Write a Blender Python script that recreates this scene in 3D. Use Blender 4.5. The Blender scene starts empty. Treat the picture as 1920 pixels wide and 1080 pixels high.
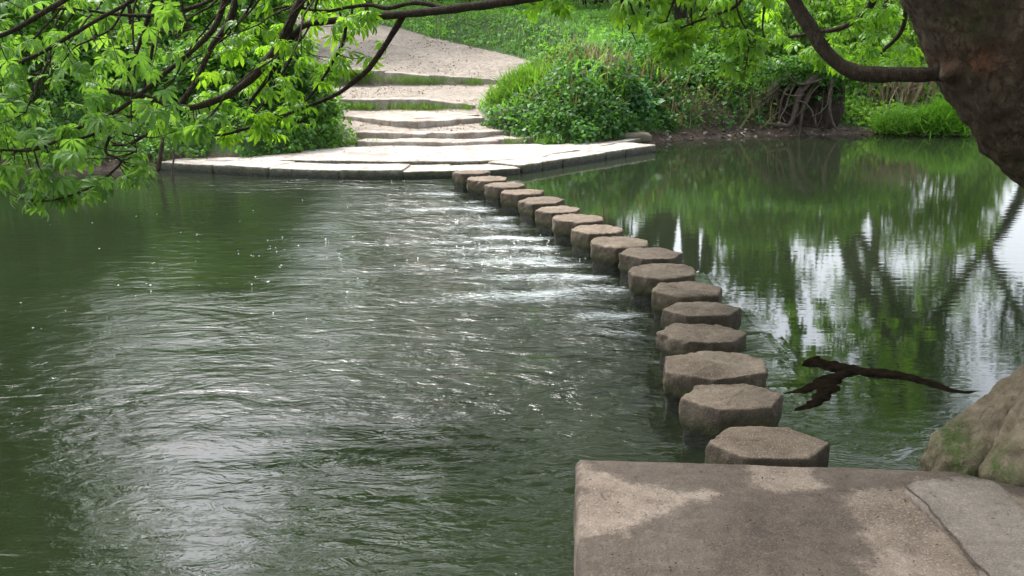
import bpy, math, random
import numpy as np
from mathutils import Vector, Matrix

random.seed(7)
RNG = np.random.default_rng(11)
R = math.radians

# ------------------------------------------------------------------ camera, sky, sun
SC = bpy.context.scene
COL = SC.collection
F = 1900.0                       # focal length in photo pixels
CAMZ = 1.95
PITCH = math.atan(475.0 / F)
cam_d = bpy.data.cameras.new("camera")
cam = bpy.data.objects.new("camera", cam_d)
COL.objects.link(cam)
cam.location = (0, 0, CAMZ)
cam.rotation_euler = (R(90) - PITCH, 0, 0)
cam_d.sensor_width = 36.0
cam_d.lens = 36.0 * F / 1920.0
cam_d.clip_start = 0.05
cam_d.clip_end = 2000
SC.camera = cam

SUN_EL, SUN_AZ = 56.0, -40.0      # azimuth from +Y, positive to +X
SKY_STRENGTH = 0.15
SKY_SAT = 0.38
EXPOSURE = 1.97
world = bpy.data.worlds.new("World")
SC.world = world
world.use_nodes = True
wn, wl = world.node_tree.nodes, world.node_tree.links
wn.clear()
w_out = wn.new("ShaderNodeOutputWorld")
w_bg = wn.new("ShaderNodeBackground")
w_sky = wn.new("ShaderNodeTexSky")
w_sky.sky_type = 'NISHITA'
w_sky.sun_disc = False
w_sky.sun_elevation = R(SUN_EL)
w_sky.sun_rotation = R(SUN_AZ)
w_sky.air_density = 1.0
w_sky.dust_density = 4.0
w_hs = wn.new("ShaderNodeHueSaturation")
w_hs.inputs['Value'].default_value = 1.0
w_hs.inputs['Saturation'].default_value = SKY_SAT
w_bg.inputs['Strength'].default_value = SKY_STRENGTH
wl.new(w_sky.outputs[0], w_hs.inputs['Color'])
wl.new(w_hs.outputs[0], w_bg.inputs['Color'])
wl.new(w_bg.outputs[0], w_out.inputs[0])

sun_d = bpy.data.lights.new("sun", 'SUN')
sun_d.energy = 1.5
sun_d.angle = R(14)
sun_d.color = (1.0, 0.975, 0.93)
sun = bpy.data.objects.new("sun", sun_d)
COL.objects.link(sun)
sdir = Vector((math.sin(R(SUN_AZ)) * math.cos(R(SUN_EL)), math.cos(R(SUN_AZ)) * math.cos(R(SUN_EL)), math.sin(R(SUN_EL))))
sun.rotation_euler = sdir.to_track_quat('Z', 'Y').to_euler()

SC.view_settings.view_transform = 'Standard'
SC.view_settings.look = 'None'
SC.view_settings.gamma = 1.0
SC.view_settings.exposure = EXPOSURE
try:
    SC.cycles.max_bounces = 7
    SC.cycles.diffuse_bounces = 3
    SC.cycles.glossy_bounces = 3
    SC.cycles.transmission_bounces = 4
    SC.cycles.transparent_max_bounces = 4
    SC.cycles.sample_clamp_indirect = 6.0
    SC.cycles.use_denoising = True
except Exception:
    pass

# ------------------------------------------------------------------ photo -> place
CP, SP = math.cos(PITCH), math.sin(PITCH)


def ray(px, py):
    a, b = (px - 960.0) / F, (540.0 - py) / F
    return np.array([a, CP + b * SP, -SP + b * CP])


def G(px, py, h=0.0):
    """the place where a photo pixel meets the level z = h"""
    d = ray(px, py)
    t = (h - CAMZ) / d[2]
    return np.array([d[0] * t, d[1] * t, h])


def P(px, py, D):
    """the place a photo pixel shows when it is D metres away along +Y"""
    d = ray(px, py)
    t = D / d[1]
    return np.array([d[0] * t, D, CAMZ + d[2] * t])


# ------------------------------------------------------------------ noise
def _hash(ix, iy, iz, seed):
    n = (ix.astype(np.int64) * 374761393 + iy.astype(np.int64) * 668265263 + iz.astype(np.int64) * 2147483647 + seed * 974634777) & 0xffffffff
    n = ((n ^ (n >> 13)) * 1274126177) & 0xffffffff
    n = (n ^ (n >> 16)) & 0xffffffff
    return n / 4294967295.0


def vnoise(p, seed=0):
    p = np.asarray(p, dtype=float)
    i = np.floor(p).astype(np.int64)
    f = p - i
    f = f * f * f * (f * (f * 6 - 15) + 10)
    x, y, z = i[..., 0], i[..., 1], i[..., 2]
    r = 0
    for dx in (0, 1):
        wx = f[..., 0] if dx else 1 - f[..., 0]
        for dy in (0, 1):
            wy = f[..., 1] if dy else 1 - f[..., 1]
            for dz in (0, 1):
                wz = f[..., 2] if dz else 1 - f[..., 2]
                r = r + wx * wy * wz * _hash(x + dx, y + dy, z + dz, seed)
    return r * 2 - 1


def fbm(p, octv=4, seed=0, gain=0.5):
    p = np.asarray(p, dtype=float)
    a, s, t = 1.0, 0, 0
    for k in range(octv):
        s = s + a * vnoise(p * (2.03 ** k) + 17.3 * k, seed + k)
        t += a
        a *= gain
    return s / t


def sstep(a, b, x):
    t = np.clip((np.asarray(x, float) - a) / (b - a), 0, 1)
    return t * t * (3 - 2 * t)


# ------------------------------------------------------------------ objects
def tag(o, label=None, cat=None, group=None, kind=None):
    if label:
        o['label'] = label
    if cat:
        o['category'] = cat
    if group:
        o['group'] = group
    if kind:
        o['kind'] = kind
    return o


def empty(name, loc, label, cat, group=None):
    o = bpy.data.objects.new(name, None)
    o.empty_display_size = 0.2
    COL.objects.link(o)
    o.location = Vector(loc)
    return tag(o, label, cat, group)


def mesh(name, V, Fc, mat, parent=None, smooth=True, attrs=None):
    """V (n,3) world coordinates, Fc list or (m,k) array of faces; one object"""
    V = np.asarray(V, dtype=np.float32)
    if parent is not None:
        V = V - np.array(parent.location, dtype=np.float32)
        org = None
    else:
        lo, hi = V.min(0), V.max(0)
        org = np.array([(lo[0] + hi[0]) / 2, (lo[1] + hi[1]) / 2, lo[2]], dtype=np.float32)
        V = V - org
    me = bpy.data.meshes.new(name)
    if isinstance(Fc, np.ndarray):
        m, k = Fc.shape
        me.vertices.add(len(V))
        me.vertices.foreach_set('co', V.ravel())
        me.loops.add(m * k)
        me.loops.foreach_set('vertex_index', Fc.astype(np.int32).ravel())
        me.polygons.add(m)
        me.polygons.foreach_set('loop_start', np.arange(0, m * k, k, dtype=np.int32))
        me.polygons.foreach_set('loop_total', np.full(m, k, dtype=np.int32))
        me.update(calc_edges=True)
    else:
        me.from_pydata([tuple(map(float, v)) for v in V], [], Fc)
        me.update()
    if smooth:
        me.polygons.foreach_set('use_smooth', np.ones(len(me.polygons), dtype=bool))
    for an, arr in (attrs or {}).items():
        arr = np.asarray(arr, dtype=np.float32)
        if arr.ndim == 1:
            a = me.attributes.new(an, 'FLOAT', 'POINT')
            a.data.foreach_set('value', arr)
        else:
            a = me.attributes.new(an, 'FLOAT_COLOR', 'POINT')
            a.data.foreach_set('color', np.concatenate([arr, np.ones((len(arr), 1), np.float32)], 1).ravel())
    me.materials.append(mat)
    o = bpy.data.objects.new(name, me)
    COL.objects.link(o)
    if parent is not None:
        o.parent = parent
    else:
        o.location = Vector([float(c) for c in org])
    return o


def grid_faces(n, m, wrap=False):
    """n rows, m columns of vertices"""
    i = np.arange(n - 1)[:, None]
    j = np.arange(m if wrap else m - 1)[None, :]
    j2 = (j + 1) % m
    a = i * m + j
    b = i * m + j2
    c = (i + 1) * m + j2
    d = (i + 1) * m + j
    return np.stack([a, b, c, d], -1).reshape(-1, 4)


def join(parts):
    Vs, Fs, n = [], [], 0
    for V, Fc in parts:
        Vs.append(V)
        Fs.append(Fc + n)
        n += len(V)
    return np.concatenate(Vs), np.concatenate(Fs)


def spline(pts, n):
    """Catmull-Rom through the points (k columns), n samples"""
    p = np.asarray(pts, float)
    if len(p) == 2:
        t = np.linspace(0, 1, n)[:, None]
        return p[0] * (1 - t) + p[1] * t
    p = np.vstack([2 * p[0] - p[1], p, 2 * p[-1] - p[-2]])
    s = np.linspace(0, len(p) - 3 - 1e-9, n)
    i = s.astype(int)
    t = (s - i)[:, None]
    a, b, c, d = p[i], p[i + 1], p[i + 2], p[i + 3]
    return 0.5 * (2 * b + (c - a) * t + (2 * a - 5 * b + 4 * c - d) * t ** 2 + (3 * b - a - 3 * c + d) * t ** 3)


def tube(path, rad, seg=8, knob=0.0, seed=0, nf=6.0):
    """path (n,3), rad (n,)"""
    path = np.asarray(path, float)
    n = len(path)
    T = np.gradient(path, axis=0)
    T /= np.linalg.norm(T, axis=1, keepdims=True) + 1e-9
    up = np.array([0.13, 0.21, 0.97]) if abs(T[0][2]) < 0.9 else np.array([1.0, 0.1, 0])
    Nn = np.zeros_like(path)
    v = np.cross(T[0], up)
    v /= np.linalg.norm(v)
    for k in range(n):
        v = v - T[k] * np.dot(v, T[k])
        v /= np.linalg.norm(v) + 1e-9
        Nn[k] = v
    B = np.cross(T, Nn)
    th = np.linspace(0, 2 * math.pi, seg, endpoint=False)
    ring = Nn[:, None, :] * np.cos(th)[None, :, None] + B[:, None, :] * np.sin(th)[None, :, None]
    rr = np.asarray(rad, float)[:, None, None] * np.ones((n, seg, 1))
    if knob:
        q = (path[:, None, :] + ring * rr) * nf
        rr = rr * (1 + knob * fbm(q, 3, seed)[..., None])
    V = (path[:, None, :] + ring * rr).reshape(-1, 3)
    Fc = grid_faces(n, seg, True)
    # end caps as fans of quads to a centre vertex (degenerate-free)
    c0, c1 = len(V), len(V) + 1
    V = np.vstack([V, path[0], path[-1] + T[-1] * rad[-1] * 0.5])
    e = []
    for k in range(0, seg, 2):
        e.append([c0, (k + 2) % seg, (k + 1) % seg, k])
        o = (n - 1) * seg
        e.append([c1, o + k, o + (k + 1) % seg, o + (k + 2) % seg])
    return V, np.vstack([Fc, np.array(e)])


# ------------------------------------------------------------------ materials
def new_mat(name):
    m = bpy.data.materials.new(name)
    m.use_nodes = True
    nt = m.node_tree
    nt.nodes.clear()
    out = nt.nodes.new("ShaderNodeOutputMaterial")
    return m, nt.nodes, nt.links, out


def nnoise(N, L, vec, scale, detail=5, rough=0.6, dist=0.0):
    t = N.new("ShaderNodeTexNoise")
    t.inputs['Scale'].default_value = scale
    t.inputs['Detail'].default_value = detail
    t.inputs['Roughness'].default_value = rough
    t.inputs['Distortion'].default_value = dist
    if vec is not None:
        L.new(vec, t.inputs['Vector'])
    return t.outputs['Fac']


def nramp(N, L, fac, stops):
    r = N.new("ShaderNodeValToRGB")
    e = r.color_ramp.elements
    while len(e) < len(stops):
        e.new(0.5)
    for k, (p, c) in enumerate(stops):
        e[k].position = p
        e[k].color = (c, c, c, 1) if isinstance(c, (int, float)) else (*c, 1)
    L.new(fac, r.inputs[0])
    return r.outputs[0]


def nmix(N, L, fac, a, b, mode='MIX'):
    m = N.new("ShaderNodeMix")
    m.data_type = 'RGBA'
    m.blend_type = mode
    for k, v in ((0, fac), (6, a), (7, b)):
        if isinstance(v, (int, float)):
            m.inputs[k].default_value = v
        elif isinstance(v, tuple):
            m.inputs[k].default_value = (*v, 1)
        else:
            L.new(v, m.inputs[k])
    return m.outputs[2]


def nmath(N, L, op, a, b=None, c=None, clamp=False):
    m = N.new("ShaderNodeMath")
    m.operation = op
    m.use_clamp = clamp
    for k, v in enumerate((a, b, c)):
        if v is None:
            continue
        if isinstance(v, (int, float)):
            m.inputs[k].default_value = v
        else:
            L.new(v, m.inputs[k])
    return m.outputs[0]


def nbump(N, L, h, strength, dist, prev=None):
    b = N.new("ShaderNodeBump")
    b.inputs['Strength'].default_value = strength
    b.inputs['Distance'].default_value = dist
    L.new(h, b.inputs['Height'])
    if prev is not None:
        L.new(prev, b.inputs['Normal'])
    return b.outputs[0]


def geo_pos(N):
    return N.new("ShaderNodeNewGeometry").outputs['Position']


def attr(N, name, out='Fac'):
    a = N.new("ShaderNodeAttribute")
    a.attribute_name = name
    return a.outputs[out]


def principled(N, L, out, col, rough=0.8, normal=None, spec=0.4):
    b = N.new("ShaderNodeBsdfPrincipled")
    for k, v in (('Base Color', col), ('Roughness', rough), ('Specular IOR Level', spec)):
        if isinstance(v, tuple):
            b.inputs[k].default_value = (*v, 1)
        elif isinstance(v, (int, float)):
            b.inputs[k].default_value = v
        else:
            L.new(v, b.inputs[k])
    if normal is not None:
        L.new(normal, b.inputs['Normal'])
    L.new(b.outputs[0], out.inputs[0])
    return b


def mat_stone(name, c0, c1, c2, waterline=True, wet=False, moss_z=(0.09, 0.19), wet_z=(0.065, 0.115), pale=False):
    m, N, L, out = new_mat(name)
    pos = geo_pos(N)
    big = nnoise(N, L, pos, 2.6, 6, 0.6, 0.4)
    mid = nnoise(N, L, pos, 22, 6, 0.7)
    fine = nnoise(N, L, pos, 140, 3, 0.7)
    col = nramp(N, L, big, [(0.3, c0), (0.5, c1), (0.7, c2)])
    col = nmix(N, L, nramp(N, L, mid, [(0.35, 0.0), (0.7, 0.55)]), col, tuple(x * 0.55 for x in c0))
    grit = nramp(N, L, fine, [(0.55, 0.0), (0.66, 0.6)])
    col = nmix(N, L, grit, col, tuple(min(1, x * 1.35) for x in c2))
    dgrit = nramp(N, L, fine, [(0.32, 0.7), (0.42, 0.0)])
    col = nmix(N, L, dgrit, col, tuple(x * 0.35 for x in c0))
    oi = N.new("ShaderNodeObjectInfo")
    vb = nmath(N, L, 'MULTIPLY_ADD', oi.outputs['Random'], 0.45, 0.85)
    vc = N.new("ShaderNodeCombineColor")
    for q_ in range(3):
        L.new(vb, vc.inputs[q_])
    if waterline and not pale:
        col = nmix(N, L, 1.0, col, vc.outputs[0], 'MULTIPLY')
    if pale:
        md = nramp(N, L, nnoise(N, L, pos, 3.1, 8, 0.75, 0.6), [(0.44, 0.0), (0.60, 0.8)])
        col = nmix(N, L, md, col, (0.20, 0.155, 0.125))
    rough = 0.85
    if wet:
        w = attr(N, "wet")
        wn_ = nmath(N, L, 'ADD', w, nmath(N, L, 'MULTIPLY', nmath(N, L, 'SUBTRACT', nnoise(N, L, pos, 9, 7, 0.7), 0.5), 1.0))
        wm = nmath(N, L, 'MULTIPLY', nramp(N, L, wn_, [(0.42, 0.0), (0.60, 1.0)]), nramp(N, L, nnoise(N, L, pos, 5, 8, 0.8, 1.0), [(0.3, 0.75), (0.6, 1.0)]))
        col = nmix(N, L, nmath(N, L, 'MULTIPLY', wm, 0.92), col, nmix(N, L, 0.72, col, (0.09, 0.065, 0.05), 'MULTIPLY'))
        dirt = nramp(N, L, nnoise(N, L, pos, 30, 3, 0.5), [(0.68, 0.0), (0.75, 0.8)])
        col = nmix(N, L, dirt, col, (0.03, 0.022, 0.018))
    if waterline:
        sep = N.new("ShaderNodeSeparateXYZ")
        L.new(pos, sep.inputs[0])
        zz = nmath(N, L, 'ADD', sep.outputs[2], nmath(N, L, 'MULTIPLY', nmath(N, L, 'SUBTRACT', nnoise(N, L, pos, 14, 5, 0.7), 0.5), 0.16))
        moss = nramp(N, L, zz, [(moss_z[0], 1.0), (moss_z[1], 0.0)])
        wet_ = nramp(N, L, zz, [(wet_z[0], 1.0), (wet_z[1], 0.0)])
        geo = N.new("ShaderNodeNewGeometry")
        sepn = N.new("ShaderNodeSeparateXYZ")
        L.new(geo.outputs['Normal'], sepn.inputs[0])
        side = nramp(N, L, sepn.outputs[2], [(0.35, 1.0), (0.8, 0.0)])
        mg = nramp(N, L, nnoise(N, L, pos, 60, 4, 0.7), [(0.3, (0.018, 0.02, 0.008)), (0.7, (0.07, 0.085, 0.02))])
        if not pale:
            grime_shade = nramp(N, L, nnoise(N, L, pos, 7, 7, 0.75, 0.5), [(0.35, 0.15), (0.6, 0.75)])
            col = nmix(N, L, nmath(N, L, 'MULTIPLY', grime_shade, side), col, (0.045, 0.034, 0.024))  # brown grime on the sides, deepened to put their shade into the colour
        col = nmix(N, L, nmath(N, L, 'MULTIPLY', moss, nmath(N, L, 'MULTIPLY', side, 0.85)), col, mg)
        col = nmix(N, L, nmath(N, L, 'MULTIPLY', wet_, 0.85), col, (0.006, 0.006, 0.004))
        rough = nramp(N, L, zz, [(wet_z[0], 0.25), (wet_z[1], 0.85)])
    nb = nbump(N, L, mid, 0.8, 0.02)
    nb = nbump(N, L, fine, 0.9, 0.006, nb)
    principled(N, L, out, col, rough, nb, 0.35)
    return m


def mat_leaf(name, trans=0.45, rough=0.45, spec=0.4):
    m, N, L, out = new_mat(name)
    c = attr(N, "tint", 'Color')
    pos = geo_pos(N)
    c2 = nmix(N, L, nramp(N, L, nnoise(N, L, pos, 30, 2, 0.5), [(0.3, 0.25), (0.7, 0.0)]), c, (0.02, 0.05, 0.015))
    b = N.new("ShaderNodeBsdfPrincipled")
    L.new(c2, b.inputs['Base Color'])
    b.inputs['Roughness'].default_value = rough
    b.inputs['Specular IOR Level'].default_value = spec
    t = N.new("ShaderNodeBsdfTranslucent")
    tc = nmix(N, L, 1.0, c2, (1.7, 1.6, 0.6), 'MULTIPLY')
    L.new(tc, t.inputs[0])
    mx = N.new("ShaderNodeMixShader")
    mx.inputs[0].default_value = trans
    L.new(b.outputs[0], mx.inputs[1])
    L.new(t.outputs[0], mx.inputs[2])
    L.new(mx.outputs[0], out.inputs[0])
    return m


def mat_bark(name, c0, c1, scale=8, moss=0.0, patch=False):
    m, N, L, out = new_mat(name)
    pos = geo_pos(N)
    mp = N.new("ShaderNodeMapping")
    mp.inputs['Scale'].default_value = (1, 1, 0.45)
    L.new(pos, mp.inputs[0])
    a = nnoise(N, L, mp.outputs[0], scale, 8, 0.7, 1.2)
    f = nnoise(N, L, mp.outputs[0], scale * 7, 5, 0.7)
    col = nramp(N, L, a, [(0.3, tuple(x * 0.5 for x in c0)), (0.48, c0), (0.68, c1)])
    col = nmix(N, L, nramp(N, L, f, [(0.35, 0.8), (0.5, 0.0)]), col, tuple(x * 0.3 for x in c0))
    if moss:
        g = nramp(N, L, nnoise(N, L, pos, 5, 6, 0.7), [(0.5, 0.0), (0.66, moss)])
        col = nmix(N, L, g, col, (0.045, 0.07, 0.02))
    if patch:
        w = attr(N, "worn")
        n2 = nnoise(N, L, pos, 10, 8, 0.7, 0.8)
        wc = nramp(N, L, n2, [(0.3, (0.075, 0.058, 0.038)), (0.5, (0.155, 0.122, 0.085)), (0.7, (0.225, 0.185, 0.138))])
        col = nmix(N, L, w, col, wc)
        mo = nmath(N, L, 'MULTIPLY', attr(N, "mossy"), nramp(N, L, nnoise(N, L, pos, 16, 5, 0.7), [(0.38, 0.0), (0.55, 1.0)]))
        col = nmix(N, L, nmath(N, L, 'MULTIPLY', mo, .9), col, (0.04, 0.075, 0.01))
        oo = nmath(N, L, 'MULTIPLY', attr(N, "rust"), nramp(N, L, nnoise(N, L, pos, 14, 6, 0.8), [(0.45, 0.0), (0.55, 1.0)]))
        col = nmix(N, L, nmath(N, L, 'MULTIPLY', oo, 0.75), col, (0.17, 0.07, 0.035))
    v = N.new("ShaderNodeTexVoronoi")
    v.feature = 'DISTANCE_TO_EDGE'
    v.inputs['Scale'].default_value = scale * 2.2
    L.new(nmix(N, L, 0.22, mp.outputs[0], N_color(N, L, pos, 7)), v.inputs['Vector'])
    vr = nramp(N, L, v.outputs[0], [(0.0, 1.0), (0.10, 0.0)])
    if patch:
        vr = nmath(N, L, 'MULTIPLY', vr, nmath(N, L, 'MULTIPLY_ADD', attr(N, "worn"), -1.0, 1.0))
    vr = nmath(N, L, 'MULTIPLY', vr, nramp(N, L, a, [(0.4, 0.15), (0.6, 0.8)]))
    col = nmix(N, L, vr, col, tuple(x * 0.25 for x in c0))
    nb = nbump(N, L, a, 1.0, 0.05)
    nb = nbump(N, L, nmath(N, L, 'MULTIPLY', vr, -1.0), 0.5, 0.01, nb)
    nb = nbump(N, L, f, 0.9, 0.012, nb)
    principled(N, L, out, col, 0.85, nb, 0.25)
    return m


def mat_ground():
    m, N, L, out = new_mat("bank_soil")
    pos = geo_pos(N)
    dirt, mud = attr(N, "dirt"), attr(N, "mud")
    n1 = nnoise(N, L, pos, 1.3, 8, 0.65)
    n2 = nnoise(N, L, pos, 9, 8, 0.75)
    n3 = nnoise(N, L, pos, 45, 4, 0.7)
    dcol = nramp(N, L, n2, [(0.3, (0.19, 0.15, 0.122)), (0.5, (0.33, 0.285, 0.245)), (0.7, (0.45, 0.40, 0.35))])
    dcol = nmix(N, L, nramp(N, L, n3, [(0.36, 0.8), (0.47, 0.0)]), dcol, (0.07, 0.05, 0.035))
    scol = nramp(N, L, n2, [(0.3, (0.02, 0.035, 0.01)), (0.55, (0.05, 0.10, 0.025)), (0.75, (0.09, 0.14, 0.04))])
    mcol = nramp(N, L, n2, [(0.3, (0.03, 0.02, 0.015)), (0.52, (0.085, 0.06, 0.045)), (0.7, (0.20, 0.16, 0.13))])
    dd = nramp(N, L, nmath(N, L, 'ADD', dirt, nmath(N, L, 'MULTIPLY', nmath(N, L, 'SUBTRACT', n2, 0.5), 0.8)), [(0.42, 0.0), (0.58, 1.0)])
    col = nmix(N, L, dd, scol, dcol)
    mm = nramp(N, L, nmath(N, L, 'ADD', mud, nmath(N, L, 'MULTIPLY', nmath(N, L, 'SUBTRACT', n2, 0.5), 0.6)), [(0.4, 0.0), (0.6, 1.0)])
    col = nmix(N, L, mm, col, mcol)
    col = nmix(N, L, nramp(N, L, n1, [(0.35, 0.25), (0.6, 0.0)]), col, (0.03, 0.025, 0.018))
    nb = nbump(N, L, n2, 0.7, 0.06)
    nb = nbump(N, L, n3, 0.7, 0.02, nb)
    principled(N, L, out, col, 0.9, nb, 0.3)
    return m


def mat_water():
    m, N, L, out = new_mat("river_water")
    pos = geo_pos(N)
    chop, calm = attr(N, "chop"), attr(N, "calm")
    mp = N.new("ShaderNodeMapping")
    mp.inputs['Rotation'].default_value = (0, 0, R(-10))
    mp.inputs['Scale'].default_value = (0.85, 1.6, 1)
    L.new(pos, mp.inputs[0])
    warp = nmix(N, L, 0.09, mp.outputs[0], N_color(N, L, pos, 0.9))
    big = nnoise(N, L, warp, 2.2, 3, 0.5, 1.2)
    mid = nnoise(N, L, warp, 7.5, 4, 0.6, 0.9)
    fine = nnoise(N, L, warp, 26, 3, 0.6, 0.4)
    mp2 = N.new("ShaderNodeMapping")
    mp2.inputs['Scale'].default_value = (0.8, 3.2, 1)
    L.new(pos, mp2.inputs[0])
    gentle = nnoise(N, L, mp2.outputs[0], 3.4, 2, 0.5)
    hs = nmath(N, L, 'MULTIPLY', nmath(N, L, 'ADD', nmath(N, L, 'MULTIPLY', big, 0.075), nmath(N, L, 'ADD', nmath(N, L, 'MULTIPLY', mid, 0.030), nmath(N, L, 'MULTIPLY', fine, 0.005))), chop)
    hg = nmath(N, L, 'MULTIPLY', nmath(N, L, 'ADD', nmath(N, L, 'MULTIPLY', gentle, 0.0022), nmath(N, L, 'MULTIPLY', mid, 0.0007)), calm)
    h = nmath(N, L, 'ADD', hs, hg)
    nb = nbump(N, L, h, 1.0, 1.0)
    col = nmix(N, L, nnoise(N, L, pos, 0.5, 3, 0.5), (0.009, 0.013, 0.007), (0.019, 0.025, 0.013))
    mpf = N.new("ShaderNodeMapping")
    mpf.inputs['Scale'].default_value = (0.8, 2.3, 1)
    L.new(pos, mpf.inputs[0])
    fn = nnoise(N, L, mpf.outputs[0], 13, 8, 0.85, 0.8)
    fo = nramp(N, L, nmath(N, L, 'ADD', nmath(N, L, 'MULTIPLY', attr(N, "foam"), 0.34), nmath(N, L, 'SUBTRACT', fn, 0.5)), [(0.20, 0.0), (0.36, 0.8)])
    col = nmix(N, L, fo, col, (0.55, 0.6, 0.63))  # pale colour for foam, and for sky glints painted on the ripples
    b = principled(N, L, out, col, 0.035, nb, 0.5)
    b.inputs['IOR'].default_value = 1.42
    return m


def N_color(N, L, vec, scale):
    t = N.new("ShaderNodeTexNoise")
    t.inputs['Scale'].default_value = scale
    t.inputs['Detail'].default_value = 3
    L.new(vec, t.inputs['Vector'])
    return t.outputs['Color']


def mat_plain(name, c0, c1, scale=20, rough=0.8, spec=0.3):
    m, N, L, out = new_mat(name)
    pos = geo_pos(N)
    n = nnoise(N, L, pos, scale, 5, 0.6)
    principled(N, L, out, nramp(N, L, n, [(0.35, c0), (0.65, c1)]), rough, nbump(N, L, n, 0.5, 0.01), spec)
    return m


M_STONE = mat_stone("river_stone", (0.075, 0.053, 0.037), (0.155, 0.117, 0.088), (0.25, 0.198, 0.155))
M_PALE = mat_stone("pale_step_stone", (0.31, 0.275, 0.24), (0.46, 0.425, 0.385), (0.58, 0.545, 0.505), pale=True, moss_z=(0.09, 0.17), wet_z=(0.03, 0.10))
M_PALEDRY = mat_stone("dry_step_stone", (0.28, 0.24, 0.20), (0.41, 0.365, 0.32), (0.52, 0.475, 0.43), waterline=False, pale=True)
M_SLAB = mat_stone("worn_slab_stone", (0.125, 0.093, 0.073), (0.21, 0.163, 0.133), (0.30, 0.245, 0.21), waterline=False, wet=True)
M_SLAB2 = mat_stone("grey_slab_stone", (0.13, 0.105, 0.09), (0.20, 0.168, 0.146), (0.265, 0.226, 0.20), waterline=False, wet=True)
M_GROUND = mat_ground()
M_WATER = mat_water()
M_LEAF = mat_leaf("chestnut_leaf", 0.5, 0.42, 0.35)
M_FOL = mat_leaf("bank_foliage", 0.45, 0.5, 0.3)
M_DRY = mat_leaf("dry_stalk", 0.1, 0.8, 0.1)
M_TRUNK = mat_bark("old_bark", (0.065, 0.046, 0.030), (0.15, 0.11, 0.075), 6, 0.35, True)
M_BRANCH = mat_bark("branch_bark", (0.055, 0.038, 0.026), (0.12, 0.085, 0.058), 18, 0.3)
M_WOOD = mat_bark("wood_bark", (0.05, 0.04, 0.03), (0.11, 0.09, 0.07), 6, 0.5)
M_ROOT = mat_bark("bare_root", (0.085, 0.066, 0.048), (0.17, 0.135, 0.10), 14)
M_SUNK = mat_plain("waterlogged_wood", (0.006, 0.005, 0.004), (0.016, 0.012, 0.008), 22, 0.9, 0.0)
M_FOAM = mat_plain("foam", (0.7, 0.72, 0.74), (0.85, 0.86, 0.88), 30, 0.3)

# ------------------------------------------------------------------ ground
# far water's edge, as y over x
FX = np.array([-80, -30, -12, -7.6, -5.6, -4.9, -0.3, 0.4, 2.75, 3.4, 4.6, 5.8, 7.4, 9.6, 14, 30, 80.0])
FY = np.array([9.0, 12.4, 14.2, 14.7, 14.9, 15.1, 15.2, 15.9, 18.95, 19.5, 20.0, 20.3, 20.5, 20.9, 22, 27, 48.0])
NX = np.array([-80, -6, -1.5, 0.1, 0.6, 1.9, 2.3, 3.0, 6, 20, 80.0])
NY = np.array([-9, -3, 0.6, 1.6, 2.8, 3.1, 4.4, 4.9, 5.4, 8, 22.0])

# step profile along the steps' own line: y, z (top surface heights)
YB, ZB = 17.25, 0.12


def hy(py, D):
    return float(P(960, py, D)[2])


Y_A = G(800, 274, 0.12)[1]
H_A = hy(264.5, Y_A)
Y_Bs = Y_A + 0.55
H_B = hy(249, Y_Bs)
Y_C = Y_Bs + 1.05
H_C = hy(226, Y_C)
Y_D = Y_C + 2.6
H_D = hy(188, Y_D)
Y_E = Y_D + 3.0
H_E = hy(140, Y_E)
print("steps", Y_A, H_A, Y_Bs, H_B, Y_C, H_C, Y_D, H_D, Y_E, H_E)
PY = np.array([0, 14.5, Y_A, Y_A + 0.01, Y_Bs, Y_Bs + .25, Y_C, Y_C + .2, Y_D - .05, Y_D + .25, Y_E - .05, Y_E + .25, Y_E + 3.0, Y_E + 7, Y_E + 14, 70, 400.0])
PZ = np.array([-.05, -.05, .02, .05, H_A - .09, H_A, H_B + .02, H_C - .12, H_C + .015, H_D - .05, H_D + .17, H_E - .05, H_E + .42, 2.1, 2.75, 5.5, 12.0])


def path_edges(y):
    """left and right edge of the bare earth over y"""
    yy = [Y_A - 0.4, Y_Bs, Y_C, Y_D, Y_E, Y_E + 1.5, Y_E + 3, Y_E + 5.5, Y_E + 9, 60]
    l = [-2.9, -2.95, -3.25, -3.75, -4.6, -4.9, -5.3, -6.0, -7.5, -20]
    r = [1.1, 0.4, -0.35, -0.7, 0.35, 0.9, -0.2, -2.3, -4.4, -16]
    return np.interp(y, yy, l), np.interp(y, yy, r)


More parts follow.
